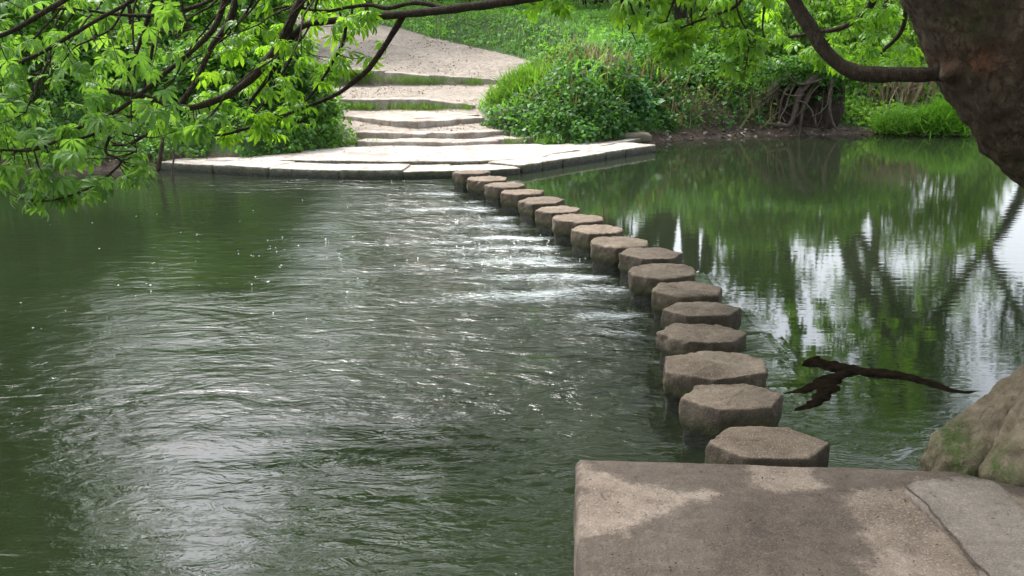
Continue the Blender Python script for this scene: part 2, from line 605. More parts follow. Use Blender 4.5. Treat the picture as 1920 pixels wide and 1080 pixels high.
def Hg(x, y):
    x, y = np.asarray(x, float), np.asarray(y, float)
    d = y - np.interp(x, FX, FY)                       # + on the far bank
    dn = np.interp(x, NX, NY) - y                      # + on the near bank
    bed = -0.75
    p3 = np.stack([x, y, 0 * x], -1)
    n_ = fbm(p3 * 0.7, 4, 3) * 0.16 + fbm(p3 * 0.22, 3, 5) * 0.3
    # far bank profiles
    left = np.interp(d, [-1.2, -0.1, 0.25, 0.8, 2.0, 4.0, 8, 16, 60, 300], [bed, -0.08, 0.12, 0.4, 0.95, 1.5, 2.1, 2.5, 4.2, 9])
    mid = np.interp(d, [-1.2, -0.15, 0.35, 0.7, 1.3, 2.6, 5, 12, 60, 300], [bed, -0.10, 0.14, 0.42, 0.85, 1.12, 1.5, 2.4, 5.4, 12])
    rgt = np.interp(d, [-1.2, -0.15, 0.5, 1.0, 2.2, 4.0, 8, 16, 60, 300], [bed, -0.10, 0.12, 0.25, 0.7, 1.1, 1.7, 2.2, 4.2, 9])
    wl = 1 - sstep(-5.2, -3.2, x)
    wr = sstep(6.2, 7.6, x)
    far = mid * (1 - wr) + rgt * wr
    far = far * (1 - wl) + left * wl
    # mound to the right of the steps
    far = far + 0.12 * np.exp(-((x - 1.9) / 1.5) ** 2 - ((y - 22.3) / 1.7) ** 2)
    far = far + n_ * sstep(0.3, 2.5, d)
    # steps corridor
    pe_l, pe_r = path_edges(y)
    cor = sstep(pe_l - 1.0, pe_l + 0.05, x) * (1 - sstep(pe_r - 0.05, pe_r + 1.9, x))
    prof = np.interp(y, PY, PZ) + 0.02 * fbm(p3 * 2.2, 3, 9)
    far_c = far * (1 - cor) + prof * cor
    far = np.where(d > 0.1, far_c, far)
    # nothing of the bank may pierce the landing
    land = (y < Y_A + 0.3) & (x > -5.1) & (x < 2.9) & (d < 3.5)
    lx = np.interp(y, [14, 15.3, 16.2, Y_A + .3], [-5.1, -4.3, -3.4, -2.7])
    rx = np.interp(y, [14, 15.3, Y_A + .3], [0, .9, 2.2])
    inl = (x > lx) & (x < rx) & (y > 14) & (y < Y_A + 0.05)
    far = np.where(inl, np.minimum(far, 0.03), far)
    side = np.clip((lx - x) / 1.1, 0, 1)
    far = np.where((y > 14) & (y < Y_A + 0.4) & (x <= lx) & (d > 0), np.minimum(far, 0.05 + 1.2 * side), far)
    near = np.interp(dn, [-1.0, -0.15, 0.2, 1.0, 3, 8, 60], [bed, -0.1, 0.08, 0.12, 0.2, 0.9, 3.0]) + 0.4 * n_ * sstep(0.5, 3, dn)
    return np.where(dn > -1.0, np.maximum(near, bed), np.where(d > -1.2, far, bed))


def lines(segs):
    out = []
    for a, b, s in segs:
        out.append(np.arange(a, b, s))
    return np.concatenate(out)


gx = lines([(-400, -60, 40), (-60, -14, 2.0), (-14, -7, 0.25), (-7, 11, 0.1), (11, 16, 0.3), (16, 60, 2.5), (60, 401, 40)])
gy = lines([(-60, -8, 4), (-8, 13.4, 0.35), (13.4, 29, 0.1), (29, 40, 0.3), (40, 80, 2.0), (80, 600, 40)])
GX, GY = np.meshgrid(gx, gy)
GZ = Hg(GX, GY)
pl, pr = path_edges(GY)
dirt = sstep(-0.25, 0.15, GX - pl) * sstep(-0.25, 0.25, pr - GX) * (GY > 16)
dd = GY - np.interp(GX, FX, FY)
mud = 1 - sstep(0.25, 0.75, np.abs(dd + 0.1))
mud = np.maximum(mud, (dd < 0) * 1.0)
mud = np.maximum(mud, 0.9 * np.exp(-((GX - 5.1) / 1.6) ** 4) * (dd < 1.6) * (dd > -1))  # dark mud tone also paints the shade of the undercut
near_m = (np.interp(GX, NX, NY) - GY) > -0.5
dirt = np.maximum(dirt, near_m * 0.75)
ground = mesh("ground", np.stack([GX, GY, GZ], -1).reshape(-1, 3), grid_faces(*GX.shape), M_GROUND, attrs={"dirt": dirt.ravel(), "mud": mud.ravel()})
tag(ground, kind='structure')

# ------------------------------------------------------------------ water
STONES = [  # photo: left, right, middle height of the top, top of top, bottom of top; turn, squash
    (1322, 1556, 828, 800, 856), (1275, 1472, 742, 712, 772), (1240, 1441, 682, 653, 712), (1230, 1402, 623, 600, 646),
    (1240, 1392, 578, 560, 597), (1221, 1357, 541, 523, 558), (1179, 1304, 507, 491, 523), (1160, 1282, 474, 457, 490),
    (1107, 1216, 453, 440, 467), (1070, 1170, 429, 417, 441), (1036, 1133, 408, 397, 419), (1003, 1089, 392, 382, 401),
    (972, 1060, 375, 364, 386), (938, 1020, 359, 350, 367), (908, 987, 346, 338, 353), (876, 951, 334, 327, 341), (848, 919, 322, 316, 328)]
TOPZ = 0.235
SP_ = []
for k, (xl, xr, ym, yt, yb) in enumerate(STONES):
    c = G((xl + xr) / 2, ym, TOPZ)
    wd = (xr - xl) / F * (c[1] * CP + (CAMZ - TOPZ) * SP)
    SP_.append((c[0], c[1], wd))
print("stones", [(round(a, 2), round(b, 2), round(c, 2)) for a, b, c in SP_])
LX = np.array([s[0] for s in SP_])
LY = np.array([s[1] for s in SP_])

wx = lines([(-120, -14, 6), (-14, -6, 0.2), (-6, 5, 0.06), (5, 12, 0.2), (12, 121, 8)])
wy = lines([(-40, 2, 2), (2, 9, 0.045), (9, 15, 0.06), (15, 22, 0.15), (22, 60, 3)])
WX, WY = np.meshgrid(wx, wy)
line_x = np.interp(WY, LY, LX, left=None, right=None)
sl = (LX[-1] - LX[0]) / (LY[-1] - LY[0])
line_x = np.where(WY < LY[0], LX[0] + (WY - LY[0]) * sl, np.where(WY > LY[-1], LX[-1] + (WY - LY[-1]) * sl, line_x))
u = line_x - WX                                     # + downstream (left)
chop = sstep(-0.25, 0.35, u) * (0.13 + 1.25 * np.exp(-np.maximum(u, 0) / 1.3))
p3 = np.stack([WX * 0.28, WY * 1.0, 0 * WX], -1)
pat = fbm(p3 * 1.1, 3, 21)
chop *= 0.35 + 1.0 * sstep(-0.2, 0.4, pat)
chop = np.maximum(chop, (0.10 + 0.22 * sstep(-.1, .3, pat) * sstep(-3.2, -1.0, WX)) * (1 - sstep(5.0, 7.5, WY)) * sstep(-0.25, 0.35, u))
chop *= 1 - 0.75 * sstep(3.2, 6.0, u) * sstep(7, 9, WY)
# near the trunk and on the right close by, small ripples
chop = np.maximum(chop, 0.30 * (1 - sstep(4.2, 5.4, WY)) * sstep(0.0, 0.6, WX))
calm = 0.3 + 0.9 * sstep(-0.3, 0.5, u) + 0.5 * (1 - sstep(5.0, 6.5, WY))
for (sx, sy, sw) in SP_:                            # eddies hugging each stone
    r = np.hypot(WX - sx, WY - sy)
    chop = np.maximum(chop, 0.32 * np.exp(-((r - sw * 0.6) / 0.13) ** 2) * sstep(0.0, 0.3, -u))
    chop *= 1 - 0.75 * np.exp(-((r - sw * 0.5) / 0.13) ** 2) * (u > 0) * (u < .55)
# real swell: tongues of fast water running left between the stones
Z = np.zeros_like(WX)
FOAM_GLINT = np.zeros_like(WX)  # mask of pale streaks: foam together with painted sky glints
for k in range(len(SP_) - 1):
    mx, my = (LX[k] + LX[k + 1]) / 2, (LY[k] + LY[k + 1]) / 2
    du = mx - WX
    yc = my - 0.10 * du
    a = np.exp(-((WY - yc) / (0.10 + 0.05 * np.maximum(du, 0))) ** 2) * sstep(-0.35, 0.1, du) * np.exp(-np.maximum(du, 0) / 1.2)
    Z += 0.018 * a * np.cos(du * 9)
    yb = my - 0.04 * du - 0.05 * np.maximum(du, 0) ** 2
    reach = [1.0, 1.3, .8, 1.5, 1.1, 1.6, 2.0, 1.5, 1.9, 1.4, 1.8, 1.5, 1.7, 1.6, 1.5, 1.2][k]
    b = np.exp(-((WY - yb) / (0.15 + 0.10 * np.maximum(du, 0))) ** 2) * sstep(-0.05, 0.25, du) * np.exp(-(np.maximum(du, 0) / reach) ** 2)
    FOAM_GLINT = np.maximum(FOAM_GLINT, b * [.25, .3, .25, .35, .4, .6, .85, .8, 1, .9, 1, .8, .9, .9, .8, .5][k])
FOAM_GLINT = 0.62 * FOAM_GLINT + 0.42 * sstep(0.1, 0.4, u) * np.exp(-(np.maximum(u, 0) / 1.9) ** 2) * sstep(5.2, 7.0, WY)
chop = np.maximum(chop, 1.9 * FOAM_GLINT)
FOAM_GLINT *= 0.45 + 0.8 * sstep(-.3, .35, fbm(np.stack([WX * 1.2, WY * 5.0, 0 * WX], -1), 3, 93))
Z += 0.006 * chop * fbm(np.stack([WX * 1.6, WY * 4.5, 0 * WX], -1), 3, 31)
WATER_Z = Z
river = mesh("river", np.stack([WX, WY, Z], -1).reshape(-1, 3), grid_faces(*WX.shape), M_WATER,
             attrs={"chop": chop.ravel(), "calm": calm.ravel(), "foam": FOAM_GLINT.ravel()})
tag(river, kind='structure')

# bubbles and foam flecks riding the surface
uvh = []
for la in (0.0, 0.5, 1.0, 1.45):
    for k in range(6):
        a = k * math.pi / 3
        uvh.append((math.cos(a) * math.cos(la), math.sin(a) * math.cos(la), math.sin(la)))
HV = np.array(uvh)
HF = grid_faces(4, 6, True)
pts, sz = [], []


def fleck(n, x0, x1, y0, y1, s0, s1, cl=1):
    for _ in range(n):
        q = G(random.uniform(x0, x1), random.uniform(y0, y1), 0)
        for _k in range(random.randint(1, cl)):
            pts.append((q[0] + random.gauss(0, .06), q[1] + random.gauss(0, .06), 0.0))
            sz.append(random.uniform(s0, s1))


fleck(26, 360, 900, 440, 500, .003, .0075, 3)
fleck(12, 180, 800, 470, 560, .004, .009, 2)
fleck(25, 20, 800, 350, 620, .003, .007)
fleck(14, 0, 900, 345, 440, .002, .005)
fleck(25, 850, 1100, 400, 520, .005, .010, 2)
fleck(8, 330, 1000, 336, 345, .003, .006, 2)
pts, sz = np.array(pts), np.array(sz)
V = (HV[None] * np.array([1, 1, .25]) * sz[:, None, None] + pts[:, None, :]).reshape(-1, 3)
Fc = (HF[None] + (np.arange(len(pts)) * len(HV))[:, None, None]).reshape(-1, 4)
tag(mesh("foam_bubbles", V, Fc, M_FOAM), "white bubbles and foam flecks drifting on the river below the stones", "foam", kind='stuff')

# ------------------------------------------------------------------ stepping stones
NUMS = ["first", "second", "third", "fourth", "fifth", "sixth", "seventh", "eighth", "ninth", "tenth", "eleventh", "twelfth",
        "thirteenth", "fourteenth", "fifteenth", "sixteenth", "last"]
LOOKS = ["smooth clean flat-topped hexagonal stepping stone touching the near slab, nearest of the row",
         "gritty tall hexagonal stepping stone with dark wet foot, second from the near slab",
         "tilted pitted stepping stone with sharp brown corners, third from the near slab",
         "stepping stone with a ragged overhanging cap on a narrower foot, fourth from the near slab",
         "plain brown hexagonal stepping stone with crisp front corner, fifth from the near slab",
         "gritty rounded stepping stone, sixth from the near slab, behind the crisp brown one",
         "round-shouldered mossy stepping stone, seventh from the near slab",
         "broad flat stepping stone with tan left face, eighth from the near slab",
         "rounded dark stepping stone in the middle of the row, ninth from either end",
         "mossy stepping stone just past the middle, eighth from the far landing",
         "brown stepping stone with green left side, seventh from the far landing",
         "low thin-topped stepping stone, sixth from the far landing",
         "wide mossy-sided stepping stone, fifth from the far landing",
         "small dark-sided stepping stone with pale top, fourth from the far landing",
         "pale-topped stepping stone, third from the far landing",
         "pale-topped stepping stone, second from the far landing",
         "bright-topped stepping stone farthest away, right against the far landing"]
TURN = [0, 8, 22, 3, 2, 12, 25, 6, 18, 9, 28, 14, 4, 20, 10, 26, 5]
SHARP = [.9, .85, 1, .8, 1, .8, .5, 1, .55, .7, .65, .8, .9, .8, .7, .8, .8]


def stone(k):
    x, y, w = SP_[k]
    seg = 108
    th = np.linspace(0, 2 * math.pi, seg, endpoint=False)
    q = th - R(TURN[k])
    aa = np.mod(q, math.pi / 3) - math.pi / 6
    hexr = math.cos(math.pi / 6) / np.cos(aa)           # 0.866 .. 1
    rr = SHARP[k] * hexr + (1 - SHARP[k]) * 0.95
    rr = rr / ((rr * np.abs(np.cos(th))).max())
    # depth of the top so its foreshortened height in the photo holds
    yt, yb = STONES[k][3], STONES[k][4]
    dep = abs(G(960, yt, TOPZ)[1] - G(960, yb, TOPZ)[1])
    dep = min(max(dep * 0.8, 0.72 * w), 0.92 * w)
    sd = 50 + k
    # profile: (radius factor, z, inset)
    prof = [(0.0, 0.0), (0.2, 0), (0.4, 0), (0.58, 0), (0.72, 0), (0.84, 0.0), (0.92, 0.0), (0.965, -0.002), (0.983, -0.006), (0.995, -0.013), (1.0, -0.024)]
    for zz in np.linspace(-0.05, -0.34, 20):
        f = 1.0 - 0.07 * float(sstep(0.11, 0.17, -zz))
        if k == 3:
            f = 1.0 if zz > -0.105 else 0.9
        elif k == 2:
            f = f
        prof.append((f, zz))
    prof += [(0.98, -0.5), (0.97, -0.8)]
    pr_ = np.array(prof)
    RR = pr_[:, 0][:, None] * rr[None, :]
    X = RR * np.cos(th)[None] * w / 2
    Y = RR * np.sin(th)[None] * dep / 2
    Zt = pr_[:, 1][:, None] + 0 * X
    base = np.stack([X, Y, Zt], -1)
    off = np.array([k * 3.1, k * 1.7, 0])
    n1 = fbm((base + off) * 6, 4, sd)
    n2 = fbm((base + off) * 30, 3, sd + 5)
    side = sstep(0.86, 0.99, pr_[:, 0])[:, None] * np.ones_like(X)
    chip = np.maximum(0, fbm((base + off) * 13, 3, sd + 9) - 0.12) * side * np.exp(-((pr_[:, 1] + 0.02) / 0.05) ** 2)[:, None]
    amp = {2: 1.9, 3: 1.7, 0: 0.8, 4: 1.0}.get(k, 1.4)
    rad = 1 + side * (n1 * 0.036 + n2 * 0.026) * amp - chip * 0.07
    X, Y = X * rad, Y * rad
    Zt = Zt + (1 - side) * (n1 * 0.012 + n2 * 0.004) * amp + 0.004 * n2 - chip * 0.012
    tilt = {2: (0.035, 0.05), 1: (0.0, 0.03), 12: (0.03, 0.02), 3: (-0.015, 0.02)}.get(k, (random.uniform(-.02, .02), random.uniform(-.02, .03)))
    Zt = Zt + X * tilt[0] + Y * tilt[1]
    V = np.stack([X + x, Y + y, Zt + TOPZ], -1).reshape(-1, 3)
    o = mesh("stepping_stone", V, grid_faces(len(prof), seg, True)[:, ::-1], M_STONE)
    tag(o, LOOKS[k], "stepping stone", "stepping stones in a row across the river")


for k in range(17):
    stone(k)


# ------------------------------------------------------------------ slabs and steps
def slab(name, L_, R_, ztop, zbot, mat, parent=None, n=24, m=24, rough_=0.006, edge=0.02, seed=0, attrs=None, groove=None, ragged=0.01):
    """a flat stone between a left curve L_ and a right curve R_ (both far to near, xy or xyz)"""
    Lc, Rc = spline(np.array([p[:2] for p in L_]), n) if len(L_) > 2 else spline([L_[0][:2], L_[1][:2]], n), None
    Rc = spline(np.array([p[:2] for p in R_]), n) if len(R_) > 2 else spline([R_[0][:2], R_[1][:2]], n)
    t = np.linspace(0, 1, m)[None, :, None]
    A = Lc[:, None, :] * (1 - t) + Rc[:, None, :] * t
    q = np.concatenate([A, np.zeros((n, m, 1))], -1)
    A = A + 0.007 * np.stack([fbm(q * 9 + 5, 3, seed + 31), fbm(q * 9 + 8, 3, seed + 32)], -1)
    Zt = ztop + fbm(q * 3.0 + seed, 4, seed) * rough_ + fbm(q * 18.0 + seed, 3, seed + 3) * rough_ * 0.3
    if groove is not None:
        Zt = Zt + groove(A[..., 0], A[..., 1])
    V = np.concatenate([A, Zt[..., None]], -1).reshape(-1, 3)
    Fs = grid_faces(n, m)[:, ::-1]
    # border loop
    idx = np.concatenate([np.arange(0, m), np.arange(1, n) * m + m - 1, (n - 1) * m + np.arange(m - 2, -1, -1), np.arange(n - 2, 0, -1) * m])
    b = V[idx]
    cen = b[:, :2].mean(0)
    nx = np.roll(b, -1, 0) - np.roll(b, 1, 0)
    nrm = np.stack([-nx[:, 1], nx[:, 0]], -1)
    nrm /= np.linalg.norm(nrm, axis=1, keepdims=True) + 1e-9
    sgn = np.sign(((b[:, :2] - cen) * nrm).sum(1).mean())
    nrm *= sgn
    rings = [b]
    for off, dz in ((edge * 0.45, -edge * 0.12), (edge * 0.8, -edge * 0.45), (edge, -edge)):
        rb = b.copy()
        rb[:, :2] += nrm * off
        rb[:, 2] += dz
        rings.append(rb)
    zl = np.linspace(1, 0, 6)[1:]
    for z_ in zl:
        rb = b.copy()
        nn = fbm(np.concatenate([b[:, :2], np.full((len(b), 1), z_)], 1) * 7 + seed, 3, seed + 8)
        rb[:, :2] += nrm * (edge + nn[:, None] * ragged)
        rb[:, 2] = zbot + (b[:, 2] - edge - zbot) * z_
        rings.append(rb)
    Rg = np.stack(rings)
    nb_ = len(idx)
    V2 = Rg.reshape(-1, 3)
    F2 = grid_faces(len(rings), nb_, True)
    V_, F_ = join([(V, Fs), (V2, F2)])
    at = None
    if attrs:
        at = {kk: f(V_[:, 0], V_[:, 1]) for kk, f in attrs.items()}
    o = mesh(name, V_, F_, mat, parent, smooth=True, attrs=at)
    # weld the top to its rim
    import bmesh
    bm = bmesh.new()
    bm.from_mesh(o.data)
    bmesh.ops.remove_doubles(bm, verts=bm.verts, dist=0.0004)
    bmesh.ops.recalc_face_normals(bm, faces=bm.faces)
    bm.to_mesh(o.data)
    bm.free()
    return o


def inpoly(x, y, poly):
    c = np.zeros(np.shape(x), bool)
    n = len(poly)
    for i in range(n):
        x1, y1 = poly[i][:2]
        x2, y2 = poly[(i + 1) % n][:2]
        c ^= ((y1 > y) != (y2 > y)) & (x < (x2 - x1) * (y - y1) / (y2 - y1 + 1e-12) + x1)
    return c


def pdist(x, y, pl_):
    d = np.full(np.shape(x), 9.0)
    for a, b in zip(pl_[:-1], pl_[1:]):
        ax, ay = a[:2]
        bx, by = b[:2]
        l2 = (bx - ax) ** 2 + (by - ay) ** 2
        t = np.clip(((x - ax) * (bx - ax) + (y - ay) * (by - ay)) / l2, 0, 1)
        d = np.minimum(d, np.hypot(x - ax - t * (bx - ax), y - ay - t * (by - ay)))
    return d


HS = 0.255     # near slab level
dry = [[G(*p, HS) for p in poly] for poly in (
    [(1090, 862), (1130, 890), (1180, 905), (1220, 915), (1350, 925), (1250, 950), (1190, 985), (1128, 1000), (1085, 1010)],
    [(1400, 872), (1510, 878), (1540, 912), (1470, 920), (1410, 905)],
    [(1580, 930), (1705, 918), (1760, 985), (1840, 1080), (1640, 1090), (1635, 1010), (1600, 960)],
    [(1600, 925), (1760, 900), (2100, 960), (2100, 1200), (1850, 1100)])]


def wetf(x, y):
    w = np.full(np.shape(x), 0.8)
    for pgn in dry:
        ins = inpoly(x, y, pgn)
        d = pdist(x, y, list(pgn) + [pgn[0]])
        s = np.where(ins, 0.48 - np.minimum(d * 3.5, 0.3), 0.5 + np.minimum(d * 3.5, 0.3))
        w = np.minimum(w, s)
    return w


crack = [G(*p, HS) for p in [(1690, 912), (1705, 928), (1735, 955), (1762, 990), (1800, 1035), (1845, 1085), (1900, 1160)]]


def groove(x, y):
    d = pdist(x, y, crack)
    return -0.02 * np.exp(-(d / 0.008) ** 2)


Ls = [G(1091, 862, HS), G(1096, 930, HS), G(1104, 1080, HS), (0.30, 1.3), (0.30, 0.75)]
Rs = [G(1790, 886, HS), G(1950, 925, HS), G(2060, 1000, HS), G(2200, 1082, HS), (2.4, 1.8), (2.4, 0.75)]
Ls = [np.array(p[:2]) for p in Ls]
Rs = [np.array(p[:2]) for p in Rs]
o = slab("stone_slab", Ls, Rs, HS, -0.45, M_SLAB, n=220, m=200, rough_=0.008, edge=0.028, seed=3, attrs={"wet": wetf})
tag(o, "large worn brown slab with damp dark stains at the near end of the stepping stones", "stone slab")
Lq = [G(1722, 912, HS), G(1708, 930, HS), G(1770, 990, HS), G(1850, 1082, HS), (1.36, 1.6), (1.44, .75)]
Rq = [G(1800, 902, HS), G(1862, 915, HS), G(1915, 970, HS), G(1990, 1050, HS), (2.05, 1.9), (2.1, 0.75)]
Lq = [np.array(p[:2]) for p in Lq]
Rq = [np.array(p[:2]) for p in Rq]
o = slab("stone_slab", Lq, Rq, HS + 0.02, HS - 0.06, M_SLAB2, n=120, m=70, rough_=0.008, edge=0.016, seed=9, attrs={"wet": wetf})
tag(o, "dry grey rounded slab beside the crack, right of the big damp slab", "stone slab")

cw = spline(np.array([p[:2] for p in crack]), 90)
tg = np.gradient(cw, axis=0)
tg /= np.linalg.norm(tg, axis=1, keepdims=True)
nn_ = np.stack([-tg[:, 1], tg[:, 0]], -1)
wob_ = fbm(np.concatenate([cw * 14, np.zeros((90, 1))], 1), 3, 5)[:, None] * .012
hw = (0.0022 + 0.003 * np.abs(fbm(np.concatenate([cw * 9, np.ones((90, 1))], 1), 3, 6)))[:, None]
V = np.concatenate([np.concatenate([cw + nn_ * (wob_ + e * hw), np.full((90, 1), HS + .029 - .006 * abs(e))], 1)[:, None] for e in (-1.6, -.6, .6, 1.6)], 1).reshape(-1, 3)
mesh("crack_dirt", V, grid_faces(90, 4), mat_plain("crack_soil", (0.03, 0.023, 0.018), (0.075, 0.058, 0.045), 60, .95), o)
x = RNG.uniform(.32, 2.0, 700)
y = RNG.uniform(2.6, 4.2, 700)
k_ = inpoly(x, y, [tuple(p) for p in Ls] + [tuple(p) for p in Rq[::-1]])
LIT = (x[k_], y[k_])

# far landing: edge blocks and paving
landing = empty("stone_landing", (-1.5, 15.5, 0.0), "broad pale flat stone landing at the water's edge across the river", "landing")
HL = 0.13
front = [(302, 303), (400, 309), (505, 314), (637, 318), (755, 319), (862, 316), (975, 310)]
fp = [G(a, b, HL) for a, b in front]
for k in range(len(fp) - 1):
    a, b = fp[k], fp[k + 1]
    d = (b - a)[:2]
    d = d / np.linalg.norm(d)
    nrm = np.array([-d[1], d[0]])
    g = 0.016
    a2, b2 = a[:2] + d * g, b[:2] - d * g
    dw = 0.66 + 0.05 * math.sin(k * 2.1)
    zt = HL + [0, .006, -.004, .005, -.02, -.035][k]
    if k == 4:
        b2 = b2 - d * 0.03
    slab("edge_block", [a2 + nrm * dw, a2], [b2 + nrm * dw, b2], zt, -0.5, M_PALE, landing, n=14, m=26, rough_=0.008, edge=0.018, seed=20 + k, ragged=0.02)
side_ = [(978, 309), (1016, 303), (1054, 297), (1135, 285), (1172, 279), (1229, 271)]
sp2 = [G(a, b, HL) for a, b in side_]
for k in range(len(sp2) - 1):
    a, b = sp2[k], sp2[k + 1]
    d = (b - a)[:2]
    d = d / np.linalg.norm(d)
    nrm = np.array([-d[1], d[0]])
    a2, b2 = a[:2] + d * 0.016, b[:2] - d * 0.016
    slab("edge_block", [a2 + nrm * 0.62, a2], [b2 + nrm * 0.62, b2], HL + [.0, .004, -.004, .003, 0][k], -0.5, M_PALE, landing, n=12, m=20, rough_=0.008, edge=0.016, seed=40 + k, ragged=0.015)
# paving behind the edge blocks
pav = [
    ([(-4.95, 15.3), (-4.4, 15.05)], [(-3.3, 16.1), (-3.28, 15.16)], 0),
    ([(-3.36, 16.6), (-3.33, 15.16)], [(-1.75, Y_A + .12), (-1.72, 14.98)], 1),
    ([(-1.765, Y_A + .12), (-1.735, 14.98)], [(-0.55, Y_A + .12), (-0.5, 15.0)], 2),
    ([(-0.548, Y_A + .14), (-0.497, 15.02)], [(1.07, Y_A + .14), (0.45, 15.45)], 3),
    ([(1.08, Y_A + .14), (0.5, 15.85)], [(2.45, 18.55), (0.95, 16.3)], 4),
]
for l, r, k in pav:
    slab("paving_slab", l, r, HL + 0.004 + .0015 * k, -0.3, M_PALE, landing, n=20, m=20, rough_=0.010, edge=0.007, seed=60 + k, ragged=0.02)


def step(label, joints, yf, hf, depth, back=None, rise=0.14, seed=0, flat=False):
    """joints: photo x of the ends and joints with the photo y of the front top edge"""
    pts_ = [P(px, py, 1) for px, py in joints]
    w, hs = [], []
    for (px, py) in joints:
        # front edge: known height, find y from the photo row
        q = P(px, py, yf) if flat else G(px, py, hf)
        w.append(q[:2])
        hs.append(float(q[2]) if flat else hf)
    t = empty("stone_step", (w[0][0] / 2 + w[-1][0] / 2, (w[0][1] + w[-1][1]) / 2, hf - rise), label, "stone step", "stone steps up the far bank")
    for k in range(len(w) - 1):
        a, b = np.array(w[k]), np.array(w[k + 1])
        d = (b - a) / np.linalg.norm(b - a)
        nrm = np.array([-d[1], d[0]])
        dp = depth * (1 + 0.08 * math.sin(seed + k * 1.9))
        a2, b2 = a + d * 0.012, b - d * 0.012
        slab("step_block", [a2 + nrm * dp, a2], [b2 + nrm * dp, b2], hs[k] + 0.008 * math.sin(k * 2.7 + seed), hs[k] - rise - 0.3, M_PALEDRY, t,
             groove=lambda x, y, a=a, b=b, h0=hs[k], h1=hs[k + 1]: (h1 - h0) * np.clip((x - a[0]) / (b[0] - a[0]), 0, 1), n=12, m=24, rough_=0.02, edge=0.022, seed=seed + k, ragged=0.05)
    return t


step("lowest long stone step at the back of the far landing", [(668, 263), (735, 265), (845, 266), (935, 262), (1064, 254)], Y_A, H_A, 0.42, rise=0.1, seed=100)
step("second stone step, with a worn broken middle, above the lowest", [(668, 247), (755, 250), (800, 250.5), (852, 249), (955, 244)], Y_Bs, H_B, 0.36, rise=0.12, seed=110)
step("wide bright slab step in the middle of the flight", [(648, 217), (735, 226), (782, 227.5), (908, 220)], Y_C, H_C, 2.0, rise=0.13, seed=120)
step("grass fringed stone step between two patches of bare earth", [(636, 186), (730, 186), (806, 187), (890, 197)], Y_D, H_D, 0.55, rise=0.14, seed=130, flat=True)
step("topmost stone step at the foot of the bare earth path", [(615, 128), (720, 134), (805, 141), (865, 144), (952, 150)], Y_E, H_E, 0.5, rise=0.16, seed=140, flat=True)


def rock(name, c, dims, label, cat, seed, mat, rot=0.0, grp=None):
    nu, nv = 48, 30
    th = np.linspace(0, 2 * math.pi, nu, endpoint=False)
    ph = np.linspace(-math.pi / 2 + 0.02, math.pi / 2 - 0.02, nv)
    cx = np.sign(np.cos(th)) * np.abs(np.cos(th)) ** 0.55
    cy = np.sign(np.sin(th)) * np.abs(np.sin(th)) ** 0.55
    hz = np.sign(np.sin(ph)) * np.abs(np.sin(ph)) ** 0.6
    hr = np.cos(ph) ** 0.45
    X = hr[:, None] * cx[None] * dims[0] / 2
    Y = hr[:, None] * cy[None] * dims[1] / 2
    Zq = hz[:, None] * np.ones((1, nu)) * dims[2] / 2
    B = np.stack([X, Y, Zq], -1)
    B = B * (1 + 0.16 * fbm(B * 3 / max(dims) * 1.2 + seed, 4, seed)[..., None]) + 0.012 * fbm(B * 14, 3, seed)[..., None]
    cr, sr = math.cos(rot), math.sin(rot)
    X = B[..., 0] * cr - B[..., 1] * sr + c[0]
    Y = B[..., 0] * sr + B[..., 1] * cr + c[1]
    V = np.stack([X, Y, B[..., 2] + c[2]], -1).reshape(-1, 3)
    o = mesh(name, V, grid_faces(nv, nu, True), mat)
    return tag(o, label, cat, grp)


M_ROCK = mat_stone("bank_rock", (0.10, 0.085, 0.055), (0.19, 0.16, 0.11), (0.28, 0.24, 0.17), waterline=False)
q = P(962, 222, Y_C + 0.1)
rock("boulder", (q[0], q[1], q[2] - 0.02), (0.62, 0.5, 0.42), "mossy squared boulder half hidden by greenery beside the wide slab step", "boulder", 5, M_ROCK, 0.3)
q = P(1185, 262, 18.4)
rock("boulder", (q[0], q[1] + .1, 0.14), (0.75, 0.4, 0.20), "low flat boulder at the back right corner of the far landing", "boulder", 8, M_ROCK, 0.2)


# ------------------------------------------------------------------ leaves
def rotm(yaw, pitch, roll):
    cy, sy, cp, sp, cr, sr = np.cos(yaw), np.sin(yaw), np.cos(pitch), np.sin(pitch), np.cos(roll), np.sin(roll)
    Rm = np.empty((len(yaw), 3, 3))
    Rm[:, 0, 0] = cy * cr + sy * sp * sr
    Rm[:, 0, 1] = -sy * cp
    Rm[:, 0, 2] = cy * -sr * -1 * 1 + 0 if False else (cy * sr - sy * sp * cr)
    Rm[:, 0, 0] = cy * cr + sy * sp * -sr * -1
    Rm[:, 1, 0] = sy * cr - cy * sp * sr
    Rm[:, 1, 1] = cy * cp
    Rm[:, 1, 2] = sy * sr + cy * sp * cr * -1 * -1
    Rm[:, 2, 0] = -cp * sr
    Rm[:, 2, 1] = sp
    Rm[:, 2, 2] = cp * cr
    # make it a clean rotation: yaw about z after pitch about x after roll about y
    Rz = np.zeros_like(Rm)
    Rz[:, 0, 0] = cy; Rz[:, 0, 1] = -sy; Rz[:, 1, 0] = sy; Rz[:, 1, 1] = cy; Rz[:, 2, 2] = 1
    Rx = np.zeros_like(Rm)
    Rx[:, 0, 0] = 1; Rx[:, 1, 1] = cp; Rx[:, 1, 2] = -sp; Rx[:, 2, 1] = sp; Rx[:, 2, 2] = cp
    Ry = np.zeros_like(Rm)
    Ry[:, 1, 1] = 1; Ry[:, 0, 0] = cr; Ry[:, 0, 2] = sr; Ry[:, 2, 0] = -sr; Ry[:, 2, 2] = cr
    return Rz @ Rx @ Ry


